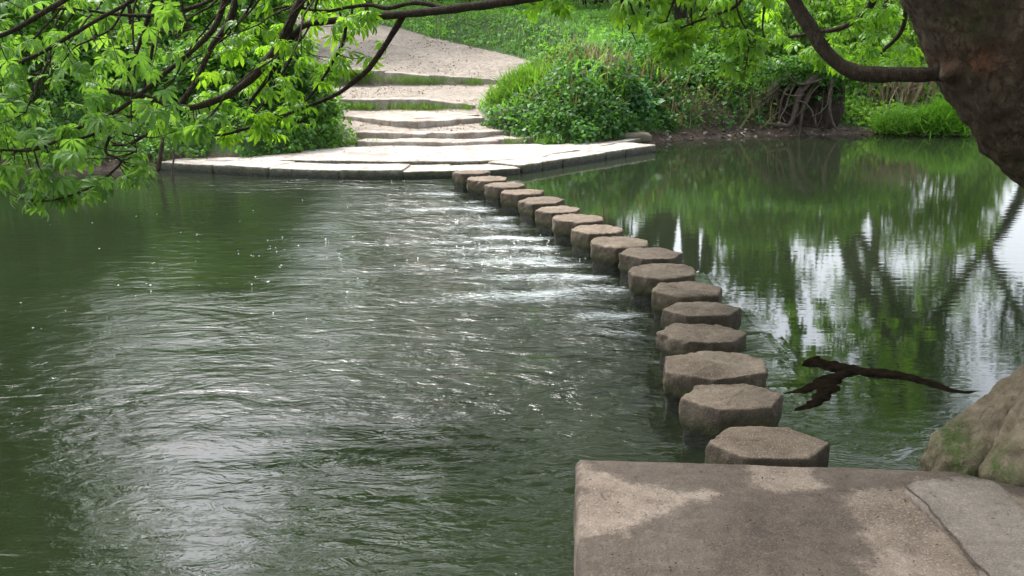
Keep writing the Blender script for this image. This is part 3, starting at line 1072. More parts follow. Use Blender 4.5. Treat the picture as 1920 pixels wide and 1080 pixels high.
def scatter(tv, tf, cen, size, yaw, pitch, roll, tint):
    """copies of a small leaf template; returns V, F, tint"""
    n, k = len(cen), len(tv)
    Rm = rotm(yaw, pitch, roll)
    V = np.einsum('nij,kj->nki', Rm, tv) * size[:, None, None] + cen[:, None, :]
    Fc = (tf[None] + (np.arange(n) * k)[:, None, None]).reshape(-1, tf.shape[1])
    return V.reshape(-1, 3), Fc, np.repeat(tint, k, axis=0)


# a simple pointed leaf folded on its midrib (two quads), length 1 along +y
T_LEAF = (np.array([(0, 0, 0), (0.30, 0.40, 0.07), (0, 1.0, -0.10), (0, 0.45, 0.0), (-0.30, 0.40, 0.07)]), np.array([(0, 1, 2, 3), (0, 3, 2, 4)]))
# broad ivy / nettle leaf
T_IVY = (np.array([(0, 0, 0), (0.42, 0.22, 0.05), (0.30, 0.62, 0.04), (0, 1.0, -0.12), (0, 0.4, -0.02), (-0.42, 0.22, 0.05), (-0.30, 0.62, 0.04)]),
         np.array([(0, 1, 2, 4), (4, 2, 3, 3), (0, 4, 6, 5), (4, 3, 6, 6)]))
T_IVY = (T_IVY[0], np.array([(0, 1, 2, 4), (0, 4, 6, 5), (4, 2, 3, 6)]))
# grass blade, bending
T_BLADE = (np.array([(-0.03, 0, 0), (0.03, 0, 0), (0.026, 0.08, 0.45), (-0.026, 0.08, 0.45), (0.004, 0.34, 0.93), (-0.004, 0.34, 0.93)]),
           np.array([(0, 1, 2, 3), (3, 2, 4, 5)]))


def chestnut_template(nl=5, droop=0.9, seed=0):
    rs = random.Random(seed)
    Vs, Fs = [], []
    spread = R(74 if nl == 5 else 92)
    for i in range(nl):
        a = -spread + 2 * spread * i / (nl - 1) + rs.uniform(-.07, .07)
        Ln = (1.0 - 0.38 * abs(a / spread) ** 1.3) * rs.uniform(0.9, 1.05)
        wv = 0.148 * Ln
        prof = [(0.0, 0.0), (0.18, 0.25), (0.42, 0.72), (0.66, 1.0), (0.84, 0.72), (1.0, 0.06)]
        b0 = len(Vs)
        dr = droop * rs.uniform(0.75, 1.2)
        for s, w_ in prof:
            bend = dr * s * s * 0.5
            y_, z_ = Ln * s * math.cos(bend * .7), -Ln * s * bend * 0.85 + 0.12 * s * (1 - s)
            for e in (-1, 0, 1):
                x_ = e * wv * w_
                z2 = z_ + abs(e) * 0.30 * wv * w_
                Vs.append((x_ * math.cos(a) + y_ * math.sin(a), -x_ * math.sin(a) + y_ * math.cos(a), z2))
        for s in range(len(prof) - 1):
            for e in (0, 1):
                p0 = b0 + s * 3 + e
                Fs.append((p0, p0 + 1, p0 + 4, p0 + 3))
    return np.array(Vs), np.array(Fs)


T_CH = [chestnut_template(5, 0.8, 1), chestnut_template(7, 1.15, 2), chestnut_template(5, 1.5, 3), chestnut_template(6, 0.55, 4)]


def tints(n, c0, c1, jit=0.15):
    t = RNG.random((n, 1)) ** 1.3
    c = np.array(c0) * (1 - t) + np.array(c1) * t
    return np.clip(c * (1 + jit * RNG.normal(size=(n, 1))), 0.003, 1)


def leafmesh(name, tmpl, cen, size, mat, c0, c1, parent=None, upness=0.5, yaw=None, pitch=None, roll=None):
    n = len(cen)
    cen = np.asarray(cen, float)
    yaw = RNG.uniform(0, 2 * math.pi, n) if yaw is None else yaw
    pitch = RNG.normal(-0.35, 0.55, n) if pitch is None else pitch
    roll = RNG.normal(0, 0.5, n) if roll is None else roll
    pt = np.clip(0.5 + 1.3 * fbm(cen * 1.1 + 40, 3, 91), 0, 1)[:, None]
    tt = 0.5 * RNG.random((n, 1)) + 0.5 * pt
    col = np.array(c0) * (1 - tt) + np.array(c1) * tt
    col = np.clip(col * (1 + 0.15 * RNG.normal(size=(n, 1))), 0.003, 1)
    V, Fc, T = scatter(tmpl[0], tmpl[1], cen, np.asarray(size, float), yaw, pitch, roll, col)
    return mesh(name, V, Fc, mat, parent, smooth=False, attrs={"tint": T})


x, y = LIT
o = leafmesh("bark_crumbs", T_LEAF, np.stack([x, y, x * 0 + HS + .009], -1), RNG.uniform(.004, .016, len(x)), M_DRY, (0.02, 0.014, 0.01), (0.10, 0.06, 0.04), pitch=RNG.normal(0, .15, len(x)), roll=RNG.normal(0, .15, len(x)))
tag(o, "dark bark crumbs and leaf bits scattered on the near slabs", "litter", kind='stuff')


def region_scatter(n, xr, yr, keep, steep=False):
    x = RNG.uniform(*xr, n)
    y = RNG.uniform(*yr, n)
    k = keep(x, y)
    x, y = x[k], y[k]
    if steep:
        e = 0.06
        g = np.hypot(Hg(x + e, y) - Hg(x - e, y), Hg(x, y + e) - Hg(x, y - e)) / (2 * e)
        k = RNG.random(len(x)) < np.sqrt(1 + g * g) / 3.0
        x, y = x[k], y[k]
    return x, y


def far_d(x, y):
    return y - np.interp(x, FX, FY)


def off_path(x, y, m=0.1):
    l, r = path_edges(y)
    n_ = 0.25 * fbm(np.stack([x * 1.5, y * 1.5, 0 * x], -1), 3, 77)
    return (x < l - m + n_) | (x > r + m + n_)


def not_landing(x, y):
    lx = np.interp(y, [14, 15.3, 16.2, Y_A + .3], [-5.1, -4.35, -3.3, -2.6])
    rx = np.interp(y, [14, 15.3, 17, 18.7], [0, 1.0, 2.0, 2.6])
    return ~((x > lx) & (x < rx) & (y > 14) & (y < Y_A + 0.15))


# grass on the slope behind and beside the path
x, y = region_scatter(150000, (-14, 13), (19, 42), lambda x, y: (far_d(x, y) > 2.2) & off_path(x, y, 0.05) & (y > 21) & (RNG.random(len(x)) < np.clip(28 / y - 0.4, 0.25, 1)))
z = Hg(x, y)
s = RNG.uniform(0.10, 0.26, len(x)) * (0.8 + 0.5 * fbm(np.stack([x, y, 0 * x], -1) * 0.8, 3, 4))
o = leafmesh("grass", T_BLADE, np.stack([x, y, z - 0.01], -1), s * 1.25, M_FOL, (0.12, 0.31, 0.06), (0.23, 0.48, 0.10), pitch=RNG.normal(0, .3, len(x)), roll=RNG.normal(0, .25, len(x)))
tag(o, "long fresh green grass on the slope above the far bank", "grass", kind='stuff')
# broad low herbs over the same slope
x, y = region_scatter(60000, (-12, 12), (20, 40), lambda x, y: (far_d(x, y) > 1.6) & off_path(x, y, 0.02) & (fbm(np.stack([x, y, 0 * x], -1) * 0.6, 3, 14) > -0.15))
z = Hg(x, y)
o = leafmesh("low_herbs", T_IVY, np.stack([x, y, z + RNG.uniform(0.02, 0.22, len(x))], -1), RNG.uniform(0.05, 0.12, len(x)), M_FOL, (0.10, 0.27, 0.07), (0.22, 0.45, 0.12))
tag(o, "low leafy herbs growing among the grass of the far slope", "ground cover", kind='stuff')

# ivy and nettles over the bank face, thick
def bank_cover(n, xr, keepd, c0, c1, hmax, smin, smax, name, label, seed):
    x, y = region_scatter(n * 5, xr, (14, 25), steep=True, keep=lambda x, y: (far_d(x, y) > keepd[0]) & (far_d(x, y) < keepd[1]) & off_path(x, y, -0.12) & not_landing(x, y)
                          & ~((np.abs(x - 5.9) < 0.62) & (far_d(x, y) < 1.5))
                          & ~((np.abs(x - 4.4) < 1.0) & (far_d(x, y) < 1.5) & (RNG.random(len(x)) < 0.62))
                          & (fbm(np.stack([x, y, 0 * x], -1) * 2.0, 3, seed + 5) > -0.42))
    nn = fbm(np.stack([x, y, 0 * x], -1) * 1.4, 3, seed)
    z = Hg(x, y) + RNG.random(len(x)) ** 1.3 * hmax * np.clip(0.65 + nn * 1.4, 0.12, 1.5)
    dep = RNG.normal(0, 0.05, len(x))
    o = leafmesh(name, T_IVY, np.stack([x, y - 0.1 + dep, z], -1), RNG.uniform(smin, smax, len(x)), M_FOL, c0, c1, pitch=RNG.normal(-0.5, 0.5, len(x)))
    return tag(o, label, "ground cover", kind='stuff')


bank_cover(42000, (-14, -2.6), (0.25, 7), (0.04, 0.13, 0.03), (0.14, 0.30, 0.06), 0.5, 0.04, 0.10, "ivy", "ivy and bramble leaves covering the bank left of the steps", 41)
bank_cover(52000, (-0.6, 6.2), (0.35, 4.0), (0.03, 0.095, 0.03), (0.10, 0.235, 0.065), 0.5, 0.035, 0.10, "nettles", "dark green nettles and ivy covering the steep bank right of the landing", 42)
bank_cover(30000, (6.0, 16), (0.55, 5.0), (0.12, 0.27, 0.04), (0.26, 0.46, 0.09), 0.45, 0.05, 0.12, "bright_herbs", "bright spring herbs on the low far bank at the right", 43)

# grass fringes hanging over the risers of the upper steps
fr = []
for (pxs, py0, py1, D) in (((645, 885), 194, 205, Y_D - 0.06), ((650, 905), 143, 154, Y_E - 0.06), ((612, 700), 134, 142, Y_E - 0.05)):
    for _ in range(1500):
        px = random.uniform(*pxs)
        if math.sin(px * 0.05) + random.random() * 1.6 < 0.15:
            continue
        fr.append(P(px, random.uniform(py0, py1) + (px - 750) * 0.02, D - random.uniform(0, 0.15)))
for _ in range(260):
    px = random.choice((random.gauss(702, 6), random.gauss(960, 12), random.gauss(1030, 14), random.gauss(665, 6)))
    fr.append(P(px, 264 - (px > 900) * 4 + random.uniform(-1, 3), Y_A + 0.1))
fr = np.array(fr)
o = leafmesh("grass_fringe", T_BLADE, fr - np.array([0, 0, .06]), RNG.uniform(0.07, 0.17, len(fr)), M_FOL, (0.06, 0.15, 0.02), (0.15, 0.28, 0.05), pitch=RNG.normal(0.3, .4, len(fr)))
tag(o, "grass and weeds growing along the risers of the upper stone steps", "grass", kind='stuff')

x, y = region_scatter(9000, (-0.2, 8.5), (18, 25), steep=True, keep=lambda x, y: (far_d(x, y) > 0.3) & (far_d(x, y) < 3.2) & off_path(x, y, 0.1) & not_landing(x, y) & (fbm(np.stack([x, y, 0 * x], -1) * 1.1, 3, 15) > 0.0))
o = leafmesh("dry_stems", T_BLADE, np.stack([x, y, Hg(x, y) + .05], -1), RNG.uniform(.25, .6, len(x)), M_DRY, (0.14, 0.10, 0.06), (0.36, 0.29, 0.19), yaw=RNG.normal(3.14, 1.0, len(x)), pitch=RNG.normal(-.3, .5, len(x)))
tag(o, "dry brown stems and last year's grass among the nettles of the far bank", "dead stalks", kind='stuff')
x, y = region_scatter(15000, (-0.4, 8.0), (18.5, 25), steep=True, keep=lambda x, y: (far_d(x, y) > 0.9) & (far_d(x, y) < 4) & off_path(x, y, 0.0) & not_landing(x, y) & (fbm(np.stack([x, y, 0 * x], -1) * 0.9, 3, 25) > -0.05))
o = leafmesh("bank_grass", T_BLADE, np.stack([x, y, Hg(x, y) + .12], -1), RNG.uniform(.2, .48, len(x)), M_FOL, (0.09, 0.23, 0.04), (0.20, 0.40, 0.08), yaw=RNG.normal(3.14, 1.2, len(x)), pitch=RNG.normal(-.2, .4, len(x)))
tag(o, "long fresh grass hanging among the nettles on the bank right of the steps", "grass", kind='stuff')

y = RNG.uniform(16.8, 30, 4200)
l_, r_ = path_edges(y)
x = l_ + (r_ - l_) * RNG.random(len(y))
k_ = fbm(np.stack([x, y, 0 * x], -1) * 1.3, 3, 55) > -0.15
x, y = x[k_], y[k_]
o = leafmesh("path_litter", T_LEAF, np.stack([x, y, Hg(x, y) + .012], -1), RNG.uniform(.015, .07, len(x)), M_DRY, (0.06, 0.04, 0.03), (0.34, 0.27, 0.21), pitch=RNG.normal(0, .2, len(x)))
tag(o, "bits of dead leaf and bark trodden into the bare earth path", "leaf litter", kind='stuff')

x = RNG.uniform(-4.8, 2.2, 900)
y = RNG.uniform(14.6, 18.4, 900)
k_ = ~not_landing(x, y) & (fbm(np.stack([x, y, 0 * x], -1) * 1.7, 3, 58) > 0.0) & (y > 14.6 + np.maximum(x, 0) * 1.25)
x, y = x[k_], y[k_]
k_ = y < Y_A - 0.05
x, y = x[k_], y[k_]
o = leafmesh("landing_litter", T_LEAF, np.stack([x, y, x * 0 + HL + .022], -1), RNG.uniform(.015, .06, len(x)), M_DRY, (0.08, 0.055, 0.04), (0.30, 0.24, 0.19), pitch=RNG.normal(0, .12, len(x)), roll=RNG.normal(0, .15, len(x)))
tag(o, "dead leaf bits and mud crumbs lying on the far landing", "leaf litter", kind='stuff')

# dead leaves and twigs along the mud at the water's edge, right
x, y = region_scatter(6000, (2.6, 14), (18, 24), lambda x, y: (far_d(x, y) > -0.05) & (far_d(x, y) < 0.75) & (RNG.random(len(x)) < 0.8))
o = leafmesh("leaf_litter", T_LEAF, np.stack([x, y, Hg(x, y) + 0.01], -1), RNG.uniform(0.04, 0.15, len(x)), M_DRY, (0.07, 0.05, 0.035), (0.42, 0.36, 0.32), pitch=RNG.normal(0, .25, len(x)))
tag(o, "dead leaves, flood wrack and pale twigs on the muddy edge of the far bank", "leaf litter", kind='stuff')


def clump(name, c, rx, ry, h, n, tmpl, s0, s1, c0, c1, label, cat, group=None, stems=8, shell=0.5, lump=0.35, seed=0, mat=None):
    """a plant: stems from the foot, leaves through an uneven dome"""
    d = RNG.normal(size=(n, 3))
    d /= np.linalg.norm(d, axis=1, keepdims=True)
    d[:, 2] = np.abs(d[:, 2])
    rad = (shell + (1 - shell) * RNG.random(n)) ** 0.6
    lp = 1 + lump * fbm(d * 2.4 + seed, 3, seed)
    cen = np.stack([d[:, 0] * rx, d[:, 1] * ry, d[:, 2] * h], -1) * (rad * lp)[:, None]
    cen += RNG.normal(0, 0.03, cen.shape)
    cen[:, 2] = np.maximum(cen[:, 2], 0.0)
    gz = Hg(cen[:, 0] + c[0], cen[:, 1] + c[1])
    cen = cen + np.array([c[0], c[1], 0])
    cen[:, 2] += np.maximum(gz, 0.02) * 0.5 + max(float(Hg(c[0], c[1])), .02) * 0.5
    t = empty(name, (c[0], c[1], float(Hg(c[0], c[1]))), label, cat, group)
    leafmesh("foliage", tmpl, cen, RNG.uniform(s0, s1, n), mat or M_FOL, c0, c1, parent=t)
    ps = []
    g0 = float(Hg(c[0], c[1]))
    for k in range(stems):
        a = random.uniform(0, 6.28)
        b = np.array([c[0] + .25 * rx * math.cos(a), c[1] + .25 * ry * math.sin(a), g0 - 0.05])
        e = np.array([c[0] + .75 * rx * math.cos(a), c[1] + .75 * ry * math.sin(a), g0 + h * random.uniform(.55, .95)])
        mdl = (b + e) / 2 + np.array([0, 0, .1 * h])
        V, Fc = tube(spline([b, mdl, e], 8), np.linspace(.012, .004, 8) * (1 + h * .5), 6)
        mesh("stem", V, Fc, M_BRANCH, t)
    return t


GN = (0.05, 0.14, 0.03), (0.13, 0.28, 0.05)
clump("nettle_clump", (1.5, 21.2), 1.3, 0.9, 0.34, 5500, T_IVY, .05, .12, (0.07, 0.19, 0.035), (0.15, 0.33, 0.06), "tall rounded bank of bright nettles just right of the upper steps", "plant", seed=2)
clump("nettle_clump", (0.25, 20.1), 0.75, 0.6, 0.42, 4500, T_BLADE, .12, .3, (0.09, 0.21, 0.03), (0.17, 0.33, 0.05), "low bright grassy hump between the wide slab step and the nettle bank", "plant", seed=3)
clump("bramble_bush", (3.7, 21.9), 1.3, 1.0, 0.55, 8000, T_IVY, .05, .12, (0.045, 0.13, 0.03), (0.12, 0.26, 0.05), "bramble bush on top of the steep bank between nettles and bare roots", "bush", seed=4)
clump("dock_plant", (1.35, 19.3), 0.42, 0.3, 0.32, 420, T_LEAF, .12, .26, (0.06, 0.17, 0.06), (0.12, 0.28, 0.10), "broad leaved dock at the foot of the bank above the landing", "plant", seed=5, stems=4)
clump("dock_plant", (2.35, 19.5), 0.4, 0.3, 0.30, 380, T_LEAF, .12, .26, (0.07, 0.2, 0.08), (0.14, 0.3, 0.12), "broad leaved dock near the right end of the landing", "plant", seed=6, stems=4)
clump("ivy_bush", (-3.75, 17.3), 0.75, 0.9, 0.8, 6000, T_IVY, .05, .11, (0.04, 0.12, 0.025), (0.12, 0.26, 0.05), "ivy covered hump beside the lower steps at left", "bush", seed=7)
clump("ivy_bush", (-5.0, 17.0), 1.1, 0.9, 1.0, 8000, T_IVY, .05, .12, (0.035, 0.11, 0.02), (0.10, 0.24, 0.04), "dark ivy bush behind the left end of the landing", "bush", seed=8)
clump("elder_bush", (-5.3, 19.6), 1.5, 1.2, 1.7, 9000, T_LEAF, .08, .17, (0.06, 0.16, 0.03), (0.15, 0.32, 0.05), "light green elder bush left of the middle steps", "bush", seed=9)
clump("elder_bush", (-7.9, 17.6), 1.7, 1.2, 1.9, 9000, T_LEAF, .08, .17, (0.045, 0.14, 0.025), (0.12, 0.27, 0.04), "leafy elder bush by the water behind the hanging chestnut leaves", "bush", seed=10)
clump("elder_bush", (-8.6, 22.6), 2.2, 1.6, 2.2, 9000, T_LEAF, .1, .2, (0.07, 0.18, 0.03), (0.17, 0.34, 0.06), "tall pale green elder bush at the far left of the path", "bush", seed=11)
q = G(1775, 249, 0.05)
clump("grass_tuft", (q[0], q[1] + .1), 0.6, 0.35, 0.52, 3600, T_BLADE, .25, .45, (0.11, 0.28, 0.03), (0.20, 0.42, 0.06), "brightest tall grass tuft on the far shore next to the leaning trunk", "plant", stems=2, seed=12, shell=.2)
q = G(1700, 245, 0.1)
clump("grass_tuft", (q[0], q[1] + .25), 0.6, 0.35, 0.34, 2200, T_BLADE, .2, .35, (0.10, 0.25, 0.03), (0.19, 0.38, 0.06), "shorter bright grass tuft left of the tallest one on the far shore", "plant", stems=2, seed=13, shell=.2)
clump("willow_bush", (7.4, 23.6), 1.7, 1.2, 1.9, 9000, T_LEAF, .09, .18, (0.13, 0.29, 0.04), (0.26, 0.47, 0.08), "fresh yellow green bush on the bank right of the bare roots", "bush", seed=14)
clump("willow_bush", (10.4, 24.6), 2.0, 1.4, 2.3, 9000, T_LEAF, .09, .18, (0.15, 0.30, 0.05), (0.28, 0.47, 0.09), "wide pale bush behind the bright grass tufts", "bush", seed=15)
clump("thorn_bush", (5.2, 22.6), 1.5, 1.1, 1.5, 9000, T_IVY, .05, .12, (0.05, 0.14, 0.03), (0.13, 0.27, 0.05), "thorn bush standing above the bare roots", "bush", seed=16)
# dead stalks
for (px, py, D, n, h, lab) in ((1100, 175, 20.2, 260, 0.55, "tan dead stalks standing in the nettle bank"), (1665, 190, 22.6, 500, 0.8, "pale dead reeds on the low bank above the bright grass")):
    c = P(px, py, D)
    cen = np.stack([c[0] + RNG.normal(0, .45, n), D + RNG.normal(0, .2, n), np.zeros(n)], -1)
    cen[:, 2] = Hg(cen[:, 0], cen[:, 1])
    o = leafmesh("dead_stalks", T_BLADE, cen, RNG.uniform(h * .6, h * 1.3, n), M_DRY, (0.20, 0.15, 0.10), (0.42, 0.34, 0.25), pitch=RNG.normal(0, .35, n), roll=RNG.normal(0, .3, n))
    tag(o, lab, "dead stalks", kind='stuff')

# ------------------------------------------------------------------ bare roots under the bank
rt = empty("exposed_roots", (5.95, 20.8, 0.15), "tangle of bare tree roots hanging over the dark undercut far bank", "tree roots")
RT = [[(1530, 140), (1500, 175), (1490, 210), (1478, 235), (1440, 232)], [(1545, 130), (1520, 170), (1505, 200), (1500, 240), (1495, 268)],
      [(1510, 150), (1480, 160), (1465, 190), (1460, 225)], [(1490, 235), (1480, 250), (1460, 262)], [(1495, 235), (1510, 250), (1535, 268)],
      [(1480, 165), (1470, 175), (1490, 180), (1510, 178)], [(1560, 150), (1555, 190), (1560, 225), (1570, 245)], [(1465, 150), (1455, 180), (1462, 205)],
      [(1490, 235), (1488, 255), (1486, 270)], [(1500, 238), (1505, 255), (1510, 270)], [(1540, 150), (1500, 158), (1475, 140)], [(1475, 200), (1500, 190), (1520, 205), (1530, 235)]]
for k in range(13):
    a0, b0 = random.uniform(1440, 1575), random.uniform(135, 190)
    pth = [(a0, b0)]
    ln = random.uniform(14, 30)
    an = random.gauss(1.75, .4)
    for i in range(random.randint(3, 4)):
        an += random.gauss(0, .55)
        pth.append((pth[-1][0] + ln * math.cos(an), min(268, pth[-1][1] + ln * abs(math.sin(an)))))
    RT.append(pth)
for k, pth in enumerate(RT):
    w = np.array([P(a, b, 20.45 - 0.12 * i + .12 * math.sin(k)) for i, (a, b) in enumerate(pth)])
    r0 = random.uniform(.008, .02) if k > 11 else [.075, .06, .035, .02, .02, .02, .045, .02, .014, .014, .03, .022][k]
    V, Fc = tube(spline(w, 26), np.linspace(r0, r0 * .4, 26), 8, 0.5, k)
    mesh("root", V, Fc, M_ROOT, rt)
V = rock("hollow_mass", (5.95, 21.1, 0.5), (1.6, 0.9, 1.25), "", "", 33, mat_plain("shaded_hollow_soil", (0.012, 0.009, 0.007), (0.05, 0.036, 0.026), 9, .95))  # near-black soil lump, its colour giving the shade of the hollow
loc = V.location.copy()
V.parent = rt
V.location = loc - rt.location
for kk in ("label", "category"):
    if kk in V:
        del V[kk]
V.name = "hollow_shade_clod"

n = 2800
cen = np.stack([RNG.normal(6.05, .85, n), 20.35 + RNG.random(n) * .5, 1.0 + RNG.random(n) * .55 - (RNG.random(n) < .25) * RNG.random(n) * .5], -1)
tag(leafmesh("hanging_ivy", T_IVY, cen, RNG.uniform(.05, .11, n), M_FOL, (0.04, 0.12, 0.03), (0.13, 0.28, 0.06)), "ivy hanging over the top of the bare roots", "ground cover", kind='stuff')

# sticks standing in the water, left
st = empty("dead_stick", tuple(G(322, 338, -0.3)), "thin pale dead stick standing in the water at the landing's left corner", "stick")
w = np.array([P(325, 262, 14.1), P(327, 290, 14.05), P(323, 318, 14.0), P(325, 345, 13.95)])
V, Fc = tube(spline(w, 20), np.linspace(.008, .018, 20), 8, .3)
mesh("stem", V, Fc, M_ROOT, st)
w = np.array([P(327, 290, 14.05), P(316, 268, 14.1), P(305, 258, 14.12)])
V, Fc = tube(spline(w, 10), np.linspace(.008, .005, 10), 6, .3)
mesh("twig", V, Fc, M_ROOT, st)
w = np.array([P(306, 256, 14.5), P(302, 285, 14.45), P(297, 320, 14.4)])
V, Fc = tube(spline(w, 14), np.linspace(.02, .035, 14), 8, .3)
tag(mesh("dead_stump", V, Fc, M_BRANCH), "short dark upright dead stem on the mud by the left end of the landing", "stick")

# waterlogged branch lying at the surface, right
sb = empty("sunken_branch", tuple(G(1650, 705, -0.1)), "black waterlogged branch lying at the surface between stepping stones and trunk", "branch")
for pth, r0, r1, nm in (([(1845, 733), (1790, 733), (1740, 718), (1690, 706), (1630, 698), (1570, 690), (1520, 678)], .022, .095, "limb"),
                        ([(1600, 695), (1555, 712), (1510, 732), (1470, 738)], .07, .018, "fork"),
                        ([(1560, 712), (1545, 735), (1525, 757), (1490, 770)], .07, .018, "fork")):
    w = np.array([G(a, b, 0.0) for a, b in pth])
    V, Fc = tube(spline(w, 70), np.linspace(r0, r1, 70), 12, .7, 5, 14)
    V[:, 2] = V[:, 2] * 0.35 - 0.006
    mesh(nm, V, Fc, M_SUNK, sb)


# ------------------------------------------------------------------ woodland trees behind the far bank
def tree_proto(h, crown_r, seed, nleaf, c0, c1, lean=0.0, low=0.3):
    rs = random.Random(seed)
    parts, tips = [], []

    def br(p, d, ln, r, lev):
        n = 7
        pts_ = [p]
        dd_ = d.copy()
        for k in range(n):
            dd_ = dd_ + np.array([rs.gauss(0, .12), rs.gauss(0, .12), 0.06])
            dd_ /= np.linalg.norm(dd_)
            pts_.append(pts_[-1] + dd_ * ln / n)
        pp = np.array(pts_)
        parts.append(tube(pp, np.linspace(r, r * .45, n + 1), 8 if lev < 2 else 6, .15, seed))
        if lev >= 3:
            tips.append(pp[-1])
            tips.append(pp[n // 2])
            return
        nb_ = [0, 7, 4, 3][lev + 1] if lev + 1 < 4 else 0
        for k in range(nb_):
            f = rs.uniform(low if lev == 0 else .35, 1.0)
            q_ = pp[min(n, int(f * n))]
            a = rs.uniform(0, 6.28)
            up_ = rs.uniform(.1, .8)
            nd = np.array([math.cos(a), math.sin(a), up_])
            nd = nd / np.linalg.norm(nd)
            nd = nd * .75 + dd_ * .25
            br(q_, nd, (crown_r if lev == 0 else ln * .6) * rs.uniform(.7, 1.1), r * .42, lev + 1)
        tips.append(pp[-1])

    br(np.zeros(3) - np.array([0, 0, .4]), np.array([lean, 0, 1.0]), h * .85, h * .018 + .03, 0)
    V, Fc = join(parts)
    tips = np.array(tips)
    cl = tips[RNG.integers(0, len(tips), nleaf)] + RNG.normal(0, .28 + crown_r * .05, (nleaf, 3))
    t = empty("woodland_tree", (0, 0, 0), "x", "tree")
    mesh("trunk", V, Fc, M_WOOD, t)
    leafmesh("crown", T_LEAF, cl, RNG.uniform(.16, .34, nleaf), M_FOL, c0, c1, parent=t)
    return t


def copy_thing(o):
    c = o.copy()
    COL.objects.link(c)
    for ch in o.children:
        d = ch.copy()
        COL.objects.link(d)
        d.parent = c
    return c


protos = [tree_proto(13, 3.2, 1, 15000, (0.07, 0.17, 0.03), (0.17, 0.33, 0.05)),
          tree_proto(15, 3.6, 2, 14000, (0.09, 0.20, 0.03), (0.20, 0.38, 0.06), .1, .4),
          tree_proto(11, 2.8, 3, 14000, (0.08, 0.18, 0.03), (0.18, 0.35, 0.05), -.08, .25),
          tree_proto(13, 2.4, 5, 1500, (0.06, 0.15, 0.03), (0.14, 0.28, 0.05), .05, .55)]
SPOTS = [  # x, y, proto, scale
    (-12.2, 19.5, 0, 1.0), (-13.5, 24, 1, 1.1), (-16, 18.5, 2, 1.1), (-2.6, 36, 1, 1.4), (-2.4, 43, 0, 1.7), (-11.5, 36, 2, .68),
    (3.4, 43, 2, 1.9), (4.8, 27.5, 0, 1.1), (6.6, 25.5, 2, 0.9), (5.6, 34, 1, 1.3), (10.6, 33, 3, 0.9), (14.5, 41, 3, 1.0),
    (0.6, 47, 1, 1.5), (-6, 42, 0, 1.2), (18.5, 36, 3, 1.0), (12.6, 28.5, 3, 0.7), (-20, 30, 1, 1.2), (9.2, 29, 3, 1.1), (22, 47, 3, 1.1), (3, 50, 0, 1.5), (16, 31, 3, .9)]
SPOTS += [(5.2, 31, 0, 1.1), (7.4, 35, 1, 1.05), (-7.6, 30, 2, .8), (-17, 33, 0, .9), (-20.5, 38, 1, 1.1), (-8, 48, 1, 1.2), (-13.5, 45, 2, .8), (-6, -9, 0, 1.1), (0.5, -12, 1, 1.2), (6, -8, 2, 1.3), (11, -2, 0, 1.1), (10, 6, 2, 1.0)]  # near-bank trees at the end are unseen, added to block low sky
WLAB = "tall woodland tree standing in the wood behind the far bank"
used = set()
for (x, y, k, s) in SPOTS:
    o = protos[k] if k not in used else copy_thing(protos[k])
    used.add(k)
    o.location = (x, y, float(Hg(x, y)))
    o.rotation_euler = (0, 0, random.uniform(0, 6.28))
    o.scale = (s, s, s)
    o['label'] = WLAB if y > 10 else "unseen tree added on the near bank to block low sky behind the camera"
    o['group'] = "trees of the wood behind the far bank" if y > 10 else "added sky-blocking trees of the near bank"

# undergrowth of the wood: leaves and thin poles
n = 60000
x = RNG.uniform(-26, 30, n)
y = RNG.uniform(37, 56, n)
zz = Hg(x, y) + RNG.random(n) ** 1.6 * (3.4 - 1.9 * sstep(5, 9, x)) * np.clip(0.6 + 1.2 * fbm(np.stack([x, y, 0 * x], -1) * .35, 3, 8), 0.15, 1.3)
o = leafmesh("undergrowth", T_LEAF, np.stack([x, y, zz], -1), RNG.uniform(.1, .26, n), M_FOL, (0.07, 0.17, 0.04), (0.2, 0.36, 0.07))
tag(o, "dense green undergrowth filling the wood behind the far slope", "undergrowth", kind='stuff')
ps = []
for k in range(90):
    x, y = random.uniform(-16, 18), random.uniform(32, 46)
    g = float(Hg(x, y))
    hh = random.uniform(2.5, 6)
    r = random.uniform(.02, .07)
    a = np.array([x, y, g - .2])
    b = a + np.array([random.gauss(0, .5), random.gauss(0, .3), hh])
    ps.append(tube(spline([a, (a + b) / 2 + np.array([random.gauss(0, .12), 0, 0]), b], 8), np.linspace(r, r * .4, 8), 6))
V, Fc = join(ps)
tag(mesh("sapling_thicket", V, Fc, M_WOOD), "thicket of thin dark sapling stems at the edge of the wood", "thicket", kind='stuff')

# ------------------------------------------------------------------ the chestnut at the right
TB = P(2140, 820, 4.35)
chest = empty("chestnut_tree", (float(TB[0]), float(TB[1]), 0.05), "big leaning chestnut at right whose leafy boughs hang over the river", "tree")
DT = 4.35
axis_px = [(2190, 960), (2220, 760), (2250, 560), (2250, 400), (2118, 268), (1998, 150), (1930, 10), (1870, -160), (1800, -420), (1770, -800)]
rad_px = [215, 190, 165, 160, 172, 175, 185, 185, 170, 150]
ax_w = np.array([P(a, b, DT) for a, b in axis_px])
rw = np.array(rad_px) / F * DT
parts = [tube(spline(ax_w, 60), np.interp(np.linspace(0, 9, 60), np.arange(10), rw), 40)]
